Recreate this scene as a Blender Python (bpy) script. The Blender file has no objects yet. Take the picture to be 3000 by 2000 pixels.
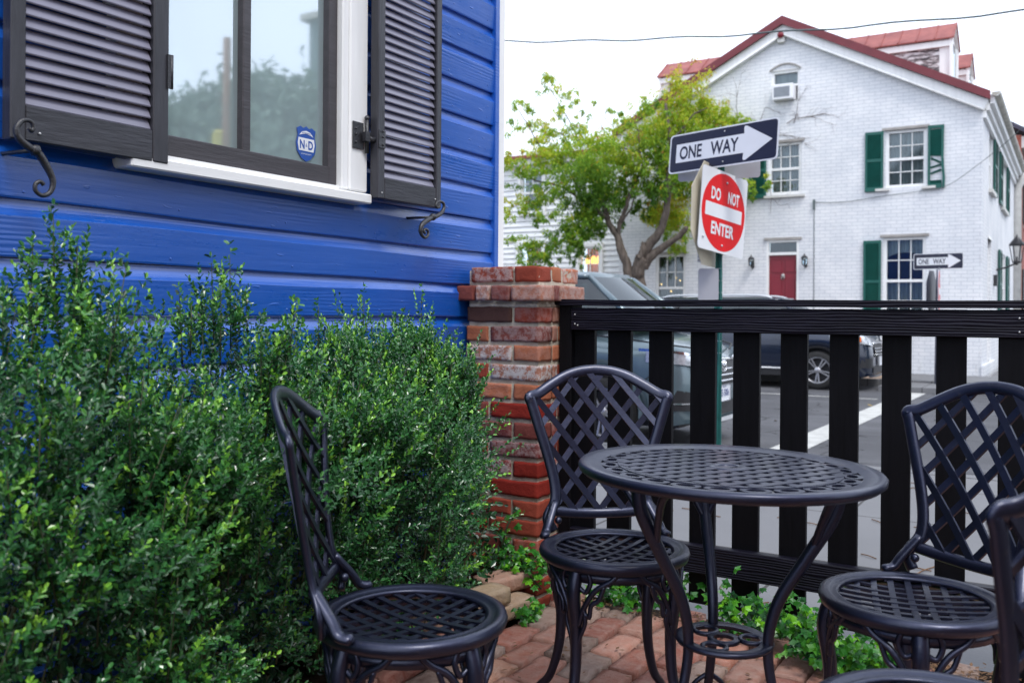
import bpy, bmesh, math, random
import numpy as np
from mathutils import Vector, Matrix, noise
R = math.radians
rng = np.random.default_rng(7)
random.seed(7)
S = bpy.context.scene
COL = S.collection

# ------------------------------------------------------------------ camera
YAW = 31.5; ROLL = .007; HC = 1.05; FP = 2688.; HZ = 912.
cd = bpy.data.cameras.new('camera'); cam = bpy.data.objects.new('camera', cd); COL.objects.link(cam); S.camera = cam
cd.sensor_width = 36; cd.lens = FP/3000*36; cd.clip_start = .05; cd.clip_end = 3000
cd.shift_y = -(1000-HZ)/3000
cam.location = (0, 0, HC)
cam.matrix_world = Matrix.Translation((0, 0, HC)) @ Matrix.Rotation(R(YAW), 4, 'Z') @ Matrix.Rotation(R(90), 4, 'X') @ Matrix.Rotation(ROLL, 4, 'Z')
cd.dof.use_dof = True; cd.dof.focus_distance = 2.75; cd.dof.aperture_fstop = 5.0
S.render.resolution_x = 1024; S.render.resolution_y = 682

# ------------------------------------------------------------------ light
SUN_EL, SUN_AZ = R(58), R(-35)      # high, behind the camera's right shoulder
W = bpy.data.worlds.new('World'); S.world = W; W.use_nodes = True
nt = W.node_tree; nt.nodes.clear()
out = nt.nodes.new('ShaderNodeOutputWorld'); bg = nt.nodes.new('ShaderNodeBackground')
sky = nt.nodes.new('ShaderNodeTexSky'); sky.sky_type = 'NISHITA'; sky.sun_disc = False
sky.sun_elevation = SUN_EL; sky.sun_rotation = R(145); sky.dust_density = 3; sky.air_density = 1.0
mx = nt.nodes.new('ShaderNodeMix'); mx.data_type = 'RGBA'; mx.inputs[0].default_value = .86
tc = nt.nodes.new('ShaderNodeTexCoord'); sep = nt.nodes.new('ShaderNodeSeparateXYZ')
nt.links.new(tc.outputs['Generated'], sep.inputs[0])
ns = nt.nodes.new('ShaderNodeTexNoise'); ns.inputs['Scale'].default_value = 1.6; ns.inputs['Detail'].default_value = 4
nt.links.new(tc.outputs['Generated'], ns.inputs[0])
cr = nt.nodes.new('ShaderNodeValToRGB')   # overcast deck, soft cloud tone
cr.color_ramp.elements[0].position = .3; cr.color_ramp.elements[0].color = (8.0, 8.9, 10.8, 1)
cr.color_ramp.elements[1].position = .7; cr.color_ramp.elements[1].color = (11.4, 12.3, 14.0, 1)
nt.links.new(ns.outputs[0], cr.inputs[0])
nt.links.new(sky.outputs[0], mx.inputs[6]); nt.links.new(cr.outputs[0], mx.inputs[7])
nt.links.new(mx.outputs[2], bg.inputs[0]); bg.inputs[1].default_value = .13
nt.links.new(bg.outputs[0], out.inputs[0])
sl = bpy.data.lights.new('sun', 'SUN'); so = bpy.data.objects.new('sun', sl); COL.objects.link(so)
sl.energy = 1.5; sl.angle = R(14); sl.color = (1, .97, .93)
sd = Vector((math.cos(SUN_EL)*math.cos(SUN_AZ), math.cos(SUN_EL)*math.sin(SUN_AZ), math.sin(SUN_EL)))
so.rotation_euler = sd.to_track_quat('Z', 'Y').to_euler()
S.view_settings.view_transform = 'Standard'; S.view_settings.look = 'None'
S.view_settings.exposure = 0.45; S.view_settings.gamma = 1
S.cycles.max_bounces = 7; S.cycles.diffuse_bounces = 3; S.cycles.glossy_bounces = 3; S.cycles.transparent_max_bounces = 8
S.cycles.use_denoising = True; S.cycles.use_adaptive_sampling = True

# ------------------------------------------------------------------ helpers
fw = Vector((-math.sin(R(YAW)), math.cos(R(YAW)), 0)); rt = Vector((math.cos(R(YAW)), math.sin(R(YAW)), 0))
def ray(x, y):                       # direction of a point of the 3000 px wide survey photo
    u = (x-1500)/FP; v = -(y-HZ)/FP
    return fw + rt*(u-v*ROLL) + Vector((0, 0, v+u*ROLL))
def onX(x, y, c): r = ray(x, y); return Vector((0, 0, HC)) + r*(c/r.x)
def onY(x, y, c): r = ray(x, y); return Vector((0, 0, HC)) + r*(c/r.y)
def onZ(x, y, c): r = ray(x, y); return Vector((0, 0, HC)) + r*((c-HC)/r.z)
def onD(x, y, d): return Vector((0, 0, HC)) + ray(x, y)*d

class MB:
    def __init__(s): s.v = []; s.f = []; s.m = []; s.sm = []; s.M = None; s.col = []; s.c = (1, 1, 1, 1)
    def add(s, vs, fs, mi=0, smooth=False):
        o = len(s.v)
        for p in vs:
            p = Vector(p)
            if s.M is not None: p = s.M @ p
            s.v.append(p); s.col.append(s.c)
        for f in fs: s.f.append([i+o for i in f]); s.m.append(mi); s.sm.append(smooth)
        return s
    def box(s, c, d, rz=0, mi=0, M=None, bev=0):
        x, y, z = d[0]/2, d[1]/2, d[2]/2
        if bev:
            b = min(bev, x*.9, y*.9, z*.9); vs = []; idx = {}
            for sx in (-1, 1):
                for sy in (-1, 1):
                    for sz in (-1, 1):
                        for a in range(3):
                            p = [sx*(x-b), sy*(y-b), sz*(z-b)]; p[a] = (sx*x, sy*y, sz*z)[a]
                            idx[(sx, sy, sz, a)] = len(vs); vs.append(p)
            fs = []
            for a in range(3):
                o1, o2 = (a+1) % 3, (a+2) % 3
                for sg in (-1, 1):
                    q = []
                    for (p1, p2) in ((-1, -1), (1, -1), (1, 1), (-1, 1)):
                        k = [0, 0, 0]; k[a] = sg; k[o1] = p1; k[o2] = p2; q.append(idx[(k[0], k[1], k[2], a)])
                    fs.append(q if sg > 0 else q[::-1])
                for p1 in (-1, 1):
                    for p2 in (-1, 1):
                        k = [0, 0, 0]; k[o1] = p1; k[o2] = p2; e = []
                        for sg, aa in ((-1, o1), (1, o1), (1, o2), (-1, o2)):
                            k[a] = sg; e.append(idx[(k[0], k[1], k[2], aa)])
                        fs.append(e if p1*p2 > 0 else e[::-1])
            for sx in (-1, 1):
                for sy in (-1, 1):
                    for sz in (-1, 1):
                        t = [idx[(sx, sy, sz, a)] for a in range(3)]
                        fs.append(t if sx*sy*sz > 0 else t[::-1])
        else:
            vs = [(-x, -y, -z), (x, -y, -z), (x, y, -z), (-x, y, -z), (-x, -y, z), (x, -y, z), (x, y, z), (-x, y, z)]
            fs = [(0, 3, 2, 1), (4, 5, 6, 7), (0, 1, 5, 4), (1, 2, 6, 5), (2, 3, 7, 6), (3, 0, 4, 7)]
        T = Matrix.Translation(c) @ (M if M is not None else Matrix.Rotation(rz, 4, 'Z'))
        return s.add([T @ Vector(p) for p in vs], fs, mi)
    def bb(s, x0, x1, y0, y1, z0, z1, mi=0, bev=0):
        return s.box(((x0+x1)/2, (y0+y1)/2, (z0+z1)/2), (abs(x1-x0), abs(y1-y0), abs(z1-z0)), 0, mi, None, bev)
    def tube(s, pts, r, n=8, mi=0, closed=False, flat=None, cap=True, up=None):
        pts = [Vector(p) for p in pts]; N = len(pts); rs = r if isinstance(r, (list, tuple)) else [r]*N
        vs = []; prev = None
        for i, p in enumerate(pts):
            if closed: t = pts[(i+1) % N]-pts[i-1]
            else: t = pts[min(i+1, N-1)]-pts[max(i-1, 0)]
            if t.length < 1e-9: t = Vector((0, 0, 1))
            t.normalize()
            if up is not None: a = Vector(up)
            elif prev is None: a = Vector((0, 0, 1)) if abs(t.z) < .9 else Vector((1, 0, 0))
            else: a = prev
            a = a-t*a.dot(t)
            if a.length < 1e-6: a = t.orthogonal()
            a.normalize(); b = t.cross(a); prev = a
            fa = flat if flat else 1
            for k in range(n):
                th = 2*math.pi*k/n + (math.pi/n if n == 4 else 0)
                vs.append(p + (a*math.cos(th)*fa + b*math.sin(th))*rs[i])
        fs = []
        for i in range(N if closed else N-1):
            j = (i+1) % N
            for k in range(n): fs.append((i*n+k, i*n+(k+1) % n, j*n+(k+1) % n, j*n+k))
        if cap and not closed: fs.append(tuple(range(n))[::-1]); fs.append(tuple((N-1)*n+k for k in range(n)))
        return s.add(vs, fs, mi, n > 4)
    def lathe(s, prof, n=24, M=None, mi=0, smooth=True):
        vs = []
        for r, z in prof:
            for k in range(n):
                a = 2*math.pi*k/n; p = Vector((r*math.cos(a), r*math.sin(a), z)); vs.append(M @ p if M is not None else p)
        fs = []
        for i in range(len(prof)-1):
            for k in range(n): fs.append((i*n+k, i*n+(k+1) % n, (i+1)*n+(k+1) % n, (i+1)*n+k))
        return s.add(vs, fs, mi, smooth)
    def prism(s, poly, t0, t1, M=None, mi=0):     # polygon in local xz, extruded along local y
        n = len(poly); vs = [(p[0], t0, p[1]) for p in poly]+[(p[0], t1, p[1]) for p in poly]
        if M is not None: vs = [M @ Vector(v) for v in vs]
        fs = [tuple(range(n)), tuple(range(n, 2*n))[::-1]]+[(i, i+n, (i+1) % n+n, (i+1) % n) for i in range(n)]
        return s.add(vs, fs, mi)
    def sphere(s, c, r, n=10, mi=0):
        prof = [(max(1e-4, math.sin(math.pi*i/n))*r, -math.cos(math.pi*i/n)*r) for i in range(n+1)]
        return s.lathe(prof, n+2, Matrix.Translation(c), mi)
    def build(s, name, mats, parent=None, fix=True):
        me = bpy.data.meshes.new(name); me.from_pydata([tuple(v) for v in s.v], [], s.f)
        if not isinstance(mats, (list, tuple)): mats = [mats]
        for m in mats: me.materials.append(m)
        me.polygons.foreach_set('material_index', s.m); me.polygons.foreach_set('use_smooth', s.sm)
        if any(c != (1, 1, 1, 1) for c in s.col):
            a = me.color_attributes.new('Col', 'FLOAT_COLOR', 'POINT'); a.data.foreach_set('color', np.array(s.col, 'f').ravel())
        if fix:
            b = bmesh.new(); b.from_mesh(me); bmesh.ops.recalc_face_normals(b, faces=b.faces); b.to_mesh(me); b.free()
        me.update()
        o = bpy.data.objects.new(name, me); COL.objects.link(o)
        if parent: o.parent = parent
        return o

def tag(o, label=None, cat=None, group=None, kind=None):
    if label: o['label'] = label
    if cat: o['category'] = cat
    if group: o['group'] = group
    if kind: o['kind'] = kind
    return o
def thing(name, label, cat, loc=(0, 0, 0), rz=0, group=None):
    o = bpy.data.objects.new(name, None); COL.objects.link(o); o.location = loc; o.rotation_euler = (0, 0, rz)
    return tag(o, label, cat, group)
def npmesh(name, V, F4, mat, parent=None, attr=None, smooth=False):
    me = bpy.data.meshes.new(name); V = np.asarray(V, 'f').reshape(-1, 3); F4 = np.asarray(F4, 'i').reshape(-1, 4)
    me.vertices.add(len(V)); me.vertices.foreach_set('co', V.ravel())
    me.loops.add(len(F4)*4); me.loops.foreach_set('vertex_index', F4.ravel())
    me.polygons.add(len(F4)); me.polygons.foreach_set('loop_start', np.arange(len(F4), dtype='i')*4)
    me.polygons.foreach_set('use_smooth', np.full(len(F4), smooth))
    me.update(calc_edges=True); me.materials.append(mat)
    if attr is not None:
        a = me.attributes.new('tint', 'FLOAT', 'POINT'); a.data.foreach_set('value', np.asarray(attr, 'f'))
    o = bpy.data.objects.new(name, me); COL.objects.link(o)
    if parent: o.parent = parent
    return o
def copy_tree(o, parent=None):
    c = o.copy(); COL.objects.link(c); c.parent = parent
    for ch in list(o.children): copy_tree(ch, c)
    return c

# ------------------------------------------------------------------ materials
class N:
    def __init__(s, name, rough=.5, metal=0, spec=.5, coat=0):
        s.mat = bpy.data.materials.new(name); s.mat.use_nodes = True; s.t = s.mat.node_tree
        s.b = s.t.nodes['Principled BSDF']; s.b.inputs['Roughness'].default_value = rough
        s.b.inputs['Metallic'].default_value = metal; s.b.inputs['Specular IOR Level'].default_value = spec
        if coat: s.b.inputs['Coat Weight'].default_value = coat; s.b.inputs['Coat Roughness'].default_value = .05
        s._tc = None
    def n(s, ty, **k):
        x = s.t.nodes.new(ty)
        for a, v in k.items():
            if a in x.inputs: x.inputs[a].default_value = v
            else: setattr(x, a, v)
        return x
    def l(s, a, b): s.t.links.new(a, b)
    def co(s, scale=(1, 1, 1), rot=(0, 0, 0)):
        if s._tc is None: s._tc = s.n('ShaderNodeTexCoord')
        m = s.n('ShaderNodeMapping'); m.inputs['Scale'].default_value = scale; m.inputs['Rotation'].default_value = rot
        s.l(s._tc.outputs['Object'], m.inputs[0]); return m.outputs[0]
    def noise(s, sc, vec=None, detail=4, rough=.6, dist=0):
        x = s.n('ShaderNodeTexNoise', Scale=sc, Detail=detail, Roughness=rough, Distortion=dist)
        s.l(vec if vec is not None else s.co(), x.inputs['Vector']); return x.outputs[0]
    def ramp(s, fac, *st):
        r = s.n('ShaderNodeValToRGB'); e = r.color_ramp.elements
        while len(e) < len(st): e.new(.5)
        for i, (p, c) in enumerate(st):
            e[i].position = p; e[i].color = (*c, 1) if len(c) == 3 else c
        s.l(fac, r.inputs[0]); return r.outputs[0]
    def mix(s, fac, a, b, mode='MIX'):
        m = s.n('ShaderNodeMix'); m.data_type = 'RGBA'; m.blend_type = mode
        for v, i in ((fac, 0), (a, 6), (b, 7)):
            if hasattr(v, 'node'): s.l(v, m.inputs[i])
            elif i == 0: m.inputs[0].default_value = v
            else: m.inputs[i].default_value = (*v, 1)
        return m.outputs[2]
    def color(s, c):
        if hasattr(c, 'node'): s.l(c, s.b.inputs['Base Color'])
        else: s.b.inputs['Base Color'].default_value = (*c, 1)
        return s
    def roughness(s, c): s.l(c, s.b.inputs['Roughness']); return s
    def bump(s, h, strength=.3, dist=.01, prev=None):
        b = s.n('ShaderNodeBump', Strength=strength, Distance=dist); s.l(h, b.inputs['Height'])
        if prev is not None: s.l(prev, b.inputs['Normal'])
        s.l(b.outputs[0], s.b.inputs['Normal']); return b.outputs[0]
def simple(name, c, rough=.5, var=.15, sc=8, bump=.1, bsc=60, metal=0, spec=.5, coat=0, dist=.004, stretch=(1, 1, 1)):
    m = N(name, rough, metal, spec, coat); v = m.co(stretch)
    f = m.noise(sc, v)
    m.color(m.ramp(f, (.3, tuple(x*(1-var) for x in c)), (.7, tuple(min(1, x*(1+var)) for x in c))))
    if bump: m.bump(m.noise(bsc, v), bump, dist)
    return m.mat
def emit(name, c, st):
    m = N(name); m.color(c); m.b.inputs['Emission Color'].default_value = (*c, 1); m.b.inputs['Emission Strength'].default_value = st; return m.mat

# blue siding paint
m = N('blue_siding_paint', .30, spec=.9, coat=.35); m.b.inputs['Coat Roughness'].default_value = .22
g = m.noise(9, m.co((6, .35, 6)), 5); g2 = m.noise(3, m.co((1, 1, 1)))
m.color(m.mix(g2, (.002, .074, .38), (.004, .100, .49)))
w = m.n('ShaderNodeTexWave', Scale=26, Distortion=7, Detail=3); w.inputs['Detail Scale'].default_value = .9; w.bands_direction = 'Z'
m.l(m.co((1, .10, 1)), w.inputs[0])
msk = m.ramp(m.noise(2.2, m.co((1, .6, 1.6)), 2), (.50, (0, 0, 0)), (.62, (1, 1, 1)))
mm = m.n('ShaderNodeMath', operation='MULTIPLY'); m.l(w.outputs[1], mm.inputs[0]); m.l(msk, mm.inputs[1])
m.roughness(m.ramp(m.noise(3.5, m.co((1, .5, 2)), 6, .7), (.35, (.24, .24, .24)), (.7, (.50, .50, .50))))
p = m.bump(mm.outputs[0], .28, .002); p = m.bump(g, .35, .003, p)
sp = m.ramp(m.noise(55, m.co((1, .25, 1)), 2), (.68, (0, 0, 0)), (.75, (1, 1, 1))); m.bump(sp, .5, .002, p)
M_BLUE = m.mat
M_WHITE = simple('white_trim_paint', (.80, .80, .79), .45, .06, 6, .12, 40, stretch=(3, 3, .4))
M_SILL = simple('white_sill_paint', (.80, .80, .79), .45, .06, 6, .15, 40, stretch=(3, .3, 3))
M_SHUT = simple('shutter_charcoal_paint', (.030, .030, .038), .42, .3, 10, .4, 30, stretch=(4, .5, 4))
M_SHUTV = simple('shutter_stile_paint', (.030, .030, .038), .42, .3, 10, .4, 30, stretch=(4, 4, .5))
M_SLAT = simple('shutter_slat_skylit', (.19, .185, .24), .32, .1, 10, .05, 30, stretch=(4, .4, 4))  # lighter than the frame: sky light on the slats put into the colour
M_SASH = simple('window_sash_paint', (.045, .040, .045), .35, .2, 10, .3, 40, stretch=(4, .4, 4))
M_IRON = simple('black_iron', (.022, .022, .026), .38, .3, 20, .5, 120, spec=.6)
m = N('cast_metal_black', .42, metal=.85, coat=.6); m.b.inputs['Coat Roughness'].default_value = .28
n1 = m.noise(9, None, 6, .7); n2 = m.noise(70, None, 4); n3 = m.noise(3.5, None, 5, .7)
wr = m.ramp(n1, (.66, (0, 0, 0)), (.76, (1, 1, 1)))
c = m.mix(n3, (.015, .019, .042), (.029, .034, .070)); c = m.mix(m.ramp(n2, (.62, (0, 0, 0)), (.74, (.5, .5, .5))), c, (.085, .08, .09)); m.color(m.mix(wr, c, (.075, .06, .066)))
m.roughness(m.ramp(n1, (.3, (.36, .36, .36)), (.75, (.6, .6, .6)))); p = m.bump(n2, .35, .003); m.bump(n1, .25, .004, p); M_CAST = m.mat
m = N('black_fence_stain', .5, spec=.22)
w = m.n('ShaderNodeTexWave', Scale=34, Distortion=6, Detail=3); w.inputs['Detail Scale'].default_value = 1.2; w.bands_direction = 'Z'
m.l(m.co((.10, 1, 1)), w.inputs[0]); f = m.noise(14, m.co((.35, 3, 3)), 5)
m.color(m.ramp(f, (.3, (.002, .002, .006)), (.7, (.009, .008, .018))))
p = m.bump(w.outputs[1], .55, .004); m.bump(f, .4, .004, p); M_FENCE = m.mat
m = N('black_picket_stain', .6, spec=.16)
f = m.noise(14, m.co((3, 3, .35)), 5); m.color(m.ramp(f, (.3, (.001, .001, .002)), (.7, (.003, .003, .005)))); m.bump(f, .4, .004); M_PICK = m.mat

def attrcol(m, name='Col'):
    a = m.n('ShaderNodeAttribute'); a.attribute_name = name; return a
# weathered brick: colour per brick, alpha = lime bloom
m = N('old_brick', .85, spec=.25); a = attrcol(m)
n1 = m.noise(45, None, 6, .7); n2 = m.noise(14, None, 5, .65); n3 = m.noise(120, None, 3)
base = m.mix(m.ramp(n2, (.35, (0, 0, 0)), (.7, (1, 1, 1))), a.outputs['Color'], (.55, .42, .38), 'MULTIPLY')
base = m.mix(.5, a.outputs['Color'], base)
wm = m.n('ShaderNodeMath', operation='MULTIPLY'); m.l(a.outputs['Alpha'], wm.inputs[0])
m.l(m.ramp(n1, (.42, (0, 0, 0)), (.56, (1, 1, 1))), wm.inputs[1])
m.color(m.mix(wm.outputs[0], base, (.50, .47, .46)))
p = m.bump(n1, .6, .006); m.bump(n3, .5, .003, p); M_BRICK = m.mat
M_MORTAR = simple('lime_mortar', (.46, .41, .33), .95, .25, 20, .9, 70, spec=.1, dist=.006)
# patio brick
m = N('patio_brick', .8, spec=.3); a = attrcol(m); n1 = m.noise(22, None, 6, .7); n2 = m.noise(90, None, 4)
base = m.mix(m.ramp(n1, (.3, (0, 0, 0)), (.75, (1, 1, 1))), a.outputs['Color'], (.46, .40, .35))
m.color(m.mix(.45, a.outputs['Color'], base)); p = m.bump(n1, .9, .008); m.bump(n2, .7, .003, p); M_PATIO = m.mat
M_SOIL = simple('dark_soil', (.035, .022, .014), .95, .5, 30, 1, 60, spec=.1, dist=.02)
M_LEAFL = simple('leaf_litter', (.16, .085, .04), .9, .5, 40, .5, 60)
# foliage
def leafmat(name, stops, rough=.35, trans=.25, spec=.5):
    m = N(name, rough, spec=spec); a = attrcol(m, 'tint')
    c = m.ramp(a.outputs['Fac'], *stops); m.color(c)
    tr = m.n('ShaderNodeBsdfTranslucent'); m.l(c, tr.inputs[0]); mxs = m.n('ShaderNodeMixShader'); mxs.inputs[0].default_value = trans
    m.l(m.b.outputs[0], mxs.inputs[1]); m.l(tr.outputs[0], mxs.inputs[2]); m.l(mxs.outputs[0], m.t.nodes['Material Output'].inputs[0])
    return m.mat
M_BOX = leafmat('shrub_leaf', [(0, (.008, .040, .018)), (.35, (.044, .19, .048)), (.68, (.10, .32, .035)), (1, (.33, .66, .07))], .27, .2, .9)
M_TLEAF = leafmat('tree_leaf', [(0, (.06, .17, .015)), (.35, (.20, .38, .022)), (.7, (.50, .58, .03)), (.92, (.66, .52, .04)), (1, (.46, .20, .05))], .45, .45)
M_IVY = leafmat('ivy_leaf', [(0, (.010, .06, .018)), (.5, (.04, .22, .02)), (1, (.20, .55, .02))], .3, .25)
M_DKLEAF = leafmat('far_tree_leaf', [(0, (.10, .16, .12)), (1, (.26, .36, .26))], .6, .2)
M_STEM = simple('green_stem', (.05, .06, .025), .7, .3)
m = N('tree_bark', .9, spec=.2); v = m.co((3, 3, .6)); n1 = m.noise(7, v, 6, .7)
m.color(m.ramp(n1, (.3, (.07, .055, .045)), (.7, (.22, .18, .15)))); m.bump(n1, 1, .05); M_BARK = m.mat
# ground
m = N('asphalt', .85, spec=.3); n1 = m.noise(160, None, 3); n2 = m.noise(.7, None, 5)
m.color(m.mix(n1, m.ramp(n2, (.3, (.060, .060, .066)), (.7, (.085, .085, .092))), (.13, .13, .14))); pass
vo = m.n('ShaderNodeTexVoronoi', Scale=.55); vo.feature = 'DISTANCE_TO_EDGE'; dv = m.n('ShaderNodeVectorMath', operation='ADD'); nn_ = m.n('ShaderNodeTexNoise', Scale=2.2); m.l(m.co(), nn_.inputs[0]); m.l(m.co(), dv.inputs[0]); m.l(nn_.outputs[1], dv.inputs[1]); m.l(dv.outputs[0], vo.inputs[0])
ck = m.ramp(vo.outputs[0], (.004, (.35, .35, .35)), (.012, (1, 1, 1))); st = m.ramp(m.noise(1.1, m.co((.5, 1, 1)), 5, .7), (.45, (.72, .72, .72)), (.62, (1, 1, 1)))
m.color(m.mix(1, m.mix(1, m.mix(n1, m.ramp(n2, (.3, (.062, .062, .068)), (.7, (.09, .09, .098))), (.13, .13, .14)), ck, 'MULTIPLY'), st, 'MULTIPLY')); m.bump(n1, .6, .006); M_ASPH = m.mat
m = N('concrete_walk', .8, spec=.3); n1 = m.noise(90, None, 4); n2 = m.noise(1.5, None, 6)
c = m.mix(n2, (.145, .145, .15), (.20, .20, .205)); bt = m.n('ShaderNodeTexBrick', Scale=1); bt.offset = 0
bt.inputs['Brick Width'].default_value = 1.1; bt.inputs['Row Height'].default_value = 1.1; bt.inputs['Mortar Size'].default_value = .008
bt.inputs['Color1'].default_value = (1, 1, 1, 1); bt.inputs['Color2'].default_value = (.93, .93, .93, 1); bt.inputs['Mortar'].default_value = (.30, .28, .26, 1)
m.l(m.co(), bt.inputs[0]); m.color(m.mix(1, c, bt.outputs[0], 'MULTIPLY')); m.bump(n1, .3, .003); M_CONC = m.mat
m = N('brick_walk', .85, spec=.2); bt = m.n('ShaderNodeTexBrick', Scale=1); bt.inputs['Brick Width'].default_value = .21; bt.inputs['Row Height'].default_value = .105; bt.inputs['Mortar Size'].default_value = .005
bt.inputs['Color1'].default_value = (.30, .20, .14, 1); bt.inputs['Color2'].default_value = (.40, .28, .20, 1); bt.inputs['Mortar'].default_value = (.25, .21, .17, 1)
m.l(m.co(), bt.inputs[0]); m.color(m.mix(.3, bt.outputs[0], (.33, .25, .18))); m.bump(bt.outputs[1], -.3, .005); M_BWALK = m.mat
M_PAINTL = simple('road_paint', (.44, .435, .41), .7, .22, 6, .4, 120)
M_GROUND = simple('far_ground', (.12, .12, .11), .9, .3, .2, 0)
# white painted brick
def wallbrick(name, c1, c2, mort, bstr, wcol=None):
    m = N(name, .75, spec=.3); tcn = m.n('ShaderNodeTexCoord'); sp = m.n('ShaderNodeSeparateXYZ'); m.l(tcn.outputs['Object'], sp.inputs[0])
    ad = m.n('ShaderNodeMath', operation='ADD'); m.l(sp.outputs[0], ad.inputs[0]); m.l(sp.outputs[1], ad.inputs[1])
    nz = m.n('ShaderNodeMath', operation='MULTIPLY_ADD'); m.l(m.noise(2.5, None, 3), nz.inputs[0]); nz.inputs[1].default_value = .035; m.l(sp.outputs[2], nz.inputs[2])
    cb = m.n('ShaderNodeCombineXYZ'); m.l(ad.outputs[0], cb.inputs[0]); m.l(nz.outputs[0], cb.inputs[1])
    bt = m.n('ShaderNodeTexBrick', Scale=1); bt.inputs['Brick Width'].default_value = .22; bt.inputs['Row Height'].default_value = .075
    bt.inputs['Mortar Size'].default_value = .009; bt.inputs['Mortar Smooth'].default_value = .5
    for k, c in (('Color1', c1), ('Color2', c2), ('Mortar', mort)): bt.inputs[k].default_value = (*c, 1)
    m.l(cb.outputs[0], bt.inputs[0])
    d = m.ramp(m.noise(1.1, None, 7, .75), (.40, (.86, .87, .89)), (.6, (1, 1, 1)))
    st = m.ramp(m.noise(4, m.co((1, 1, .30)), 7, .8), (.60, (1, 1, 1)), (.76, (.74, .72, .70)))
    col = m.mix(1, m.mix(1, bt.outputs[0], d, 'MULTIPLY'), st, 'MULTIPLY')
    m.color(col)
    p = m.bump(bt.outputs[1], -bstr, .012); m.bump(m.noise(25, None, 4), .35, .01, p); return m.mat
M_WBRICK = wallbrick('white_painted_brick', (.80, .80, .81), (.755, .765, .78), (.60, .615, .64), 1.0)
M_RBRICK = wallbrick('red_brick_wall', (.33, .07, .04), (.25, .05, .03), (.30, .2, .16), .5)
m = N('white_clapboard', .6); v = m.co(); sp = m.n('ShaderNodeSeparateXYZ'); m.l(v, sp.inputs[0])
fr = m.n('ShaderNodeMath', operation='PINGPONG'); fr.inputs[1].default_value = 1
m.color(m.mix(m.ramp(m.noise(8, m.co((.4, 1, 3)), 5, .7), (.5, (0, 0, 0)), (.7, (1, 1, 1))), (.78, .79, .80), (.60, .61, .62))); M_CLAP = m.mat
m = N('red_metal_roof', .5, spec=.4); n1 = m.noise(3, None, 5, .7)
m.color(m.ramp(n1, (.35, (.19, .038, .032)), (.68, (.33, .09, .07)))); m.bump(n1, .2, .01); M_ROOF = m.mat
M_RAKE = simple('dark_red_rake', (.16, .022, .03), .5, .15, 3, .1)
m = N('peeling_cheek', .8); n1 = m.noise(3.2, m.co((1.2, 1, 5), (0, .42, 0)), 6, .75)
m.color(m.ramp(n1, (.44, (.70, .69, .70)), (.50, (.33, .28, .28)), (.56, (.05, .045, .05)))); m.bump(n1, .6, .03); M_PEEL = m.mat
m = N('green_shutter', .5); wv = m.n('ShaderNodeTexWave', Scale=9.5); wv.bands_direction = 'Z'; wv.wave_profile = 'SAW'; m.l(m.co(), wv.inputs[0])
m.color((.004, .085, .065)); m.bump(wv.outputs[1], .8, .02); M_GSLAT = m.mat
M_GFR = simple('green_shutter_frame', (.004, .090, .070), .5, .15, 4, .1)
M_RDOOR = simple('red_door_paint', (.20, .010, .022), .35, .1, 4, .1, 40)
M_LINTEL = simple('grey_lintel', (.33, .31, .29), .8, .2, 6, .4)
M_BONE = simple('painted_stone', (.62, .61, .58), .7, .12, 6, .2)
M_GUT = simple('gutter_metal', (.46, .44, .38), .5, .3, 4, .2, stretch=(1, 1, 1))
M_CURT = simple('curtain_cloth', (.42, .44, .44), .9, .25, 12, .2, 20, stretch=(3, 3, .1))
M_LACE = simple('lace_curtain', (.30, .32, .33), .9, .35, 14, .2, 20, stretch=(3, 3, .15))
M_DARKIN = simple('dark_interior', (.03, .028, .03), .9, .3, 2, 0)
def glassmat(name, tint, refl, rough=.03, pale_haze=0):
    m = N(name); t = m.t; gl = m.n('ShaderNodeBsdfGlossy'); gl.inputs['Roughness'].default_value = rough; gl.inputs[0].default_value = (.9, .96, 1, 1)
    tr = m.n('ShaderNodeBsdfTransparent'); tr.inputs[0].default_value = (*tint, 1)
    lw = m.n('ShaderNodeFresnel', IOR=1.5); ad = m.n('ShaderNodeMath', operation='ADD'); ad.use_clamp = True; ad.inputs[1].default_value = refl
    m.l(lw.outputs[0], ad.inputs[0]); ms = m.n('ShaderNodeMixShader'); m.l(ad.outputs[0], ms.inputs[0]); m.l(tr.outputs[0], ms.inputs[1]); m.l(gl.outputs[0], ms.inputs[2])
    if pale_haze:  # pale diffuse veil painted over the glass to lighten dark reflections
        df = m.n('ShaderNodeBsdfDiffuse'); df.inputs[0].default_value = (.62, .78, .80, 1); m2 = m.n('ShaderNodeMixShader'); m2.inputs[0].default_value = pale_haze
        m.l(ms.outputs[0], m2.inputs[1]); m.l(df.outputs[0], m2.inputs[2]); ms = m2
    m.l(ms.outputs[0], t.nodes['Material Output'].inputs[0]); return m.mat
M_WGLASS = glassmat('coated_window_glass', (.75, .85, .85), .52, .03, .30)
M_HGLASS = glassmat('old_window_glass', (.85, .9, .9), .02, .05)
M_CARGL = glassmat('car_glass', (.10, .13, .12), .04, .01)
M_AMBER = emit('amber_lamp_glow', (1, .42, .06), 2.6)
M_WARM = simple('warm_interior', (.45, .16, .03), .8, .3, 4, 0)
M_BULB = emit('candle_bulb', (1, .62, .2), 3)
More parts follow.
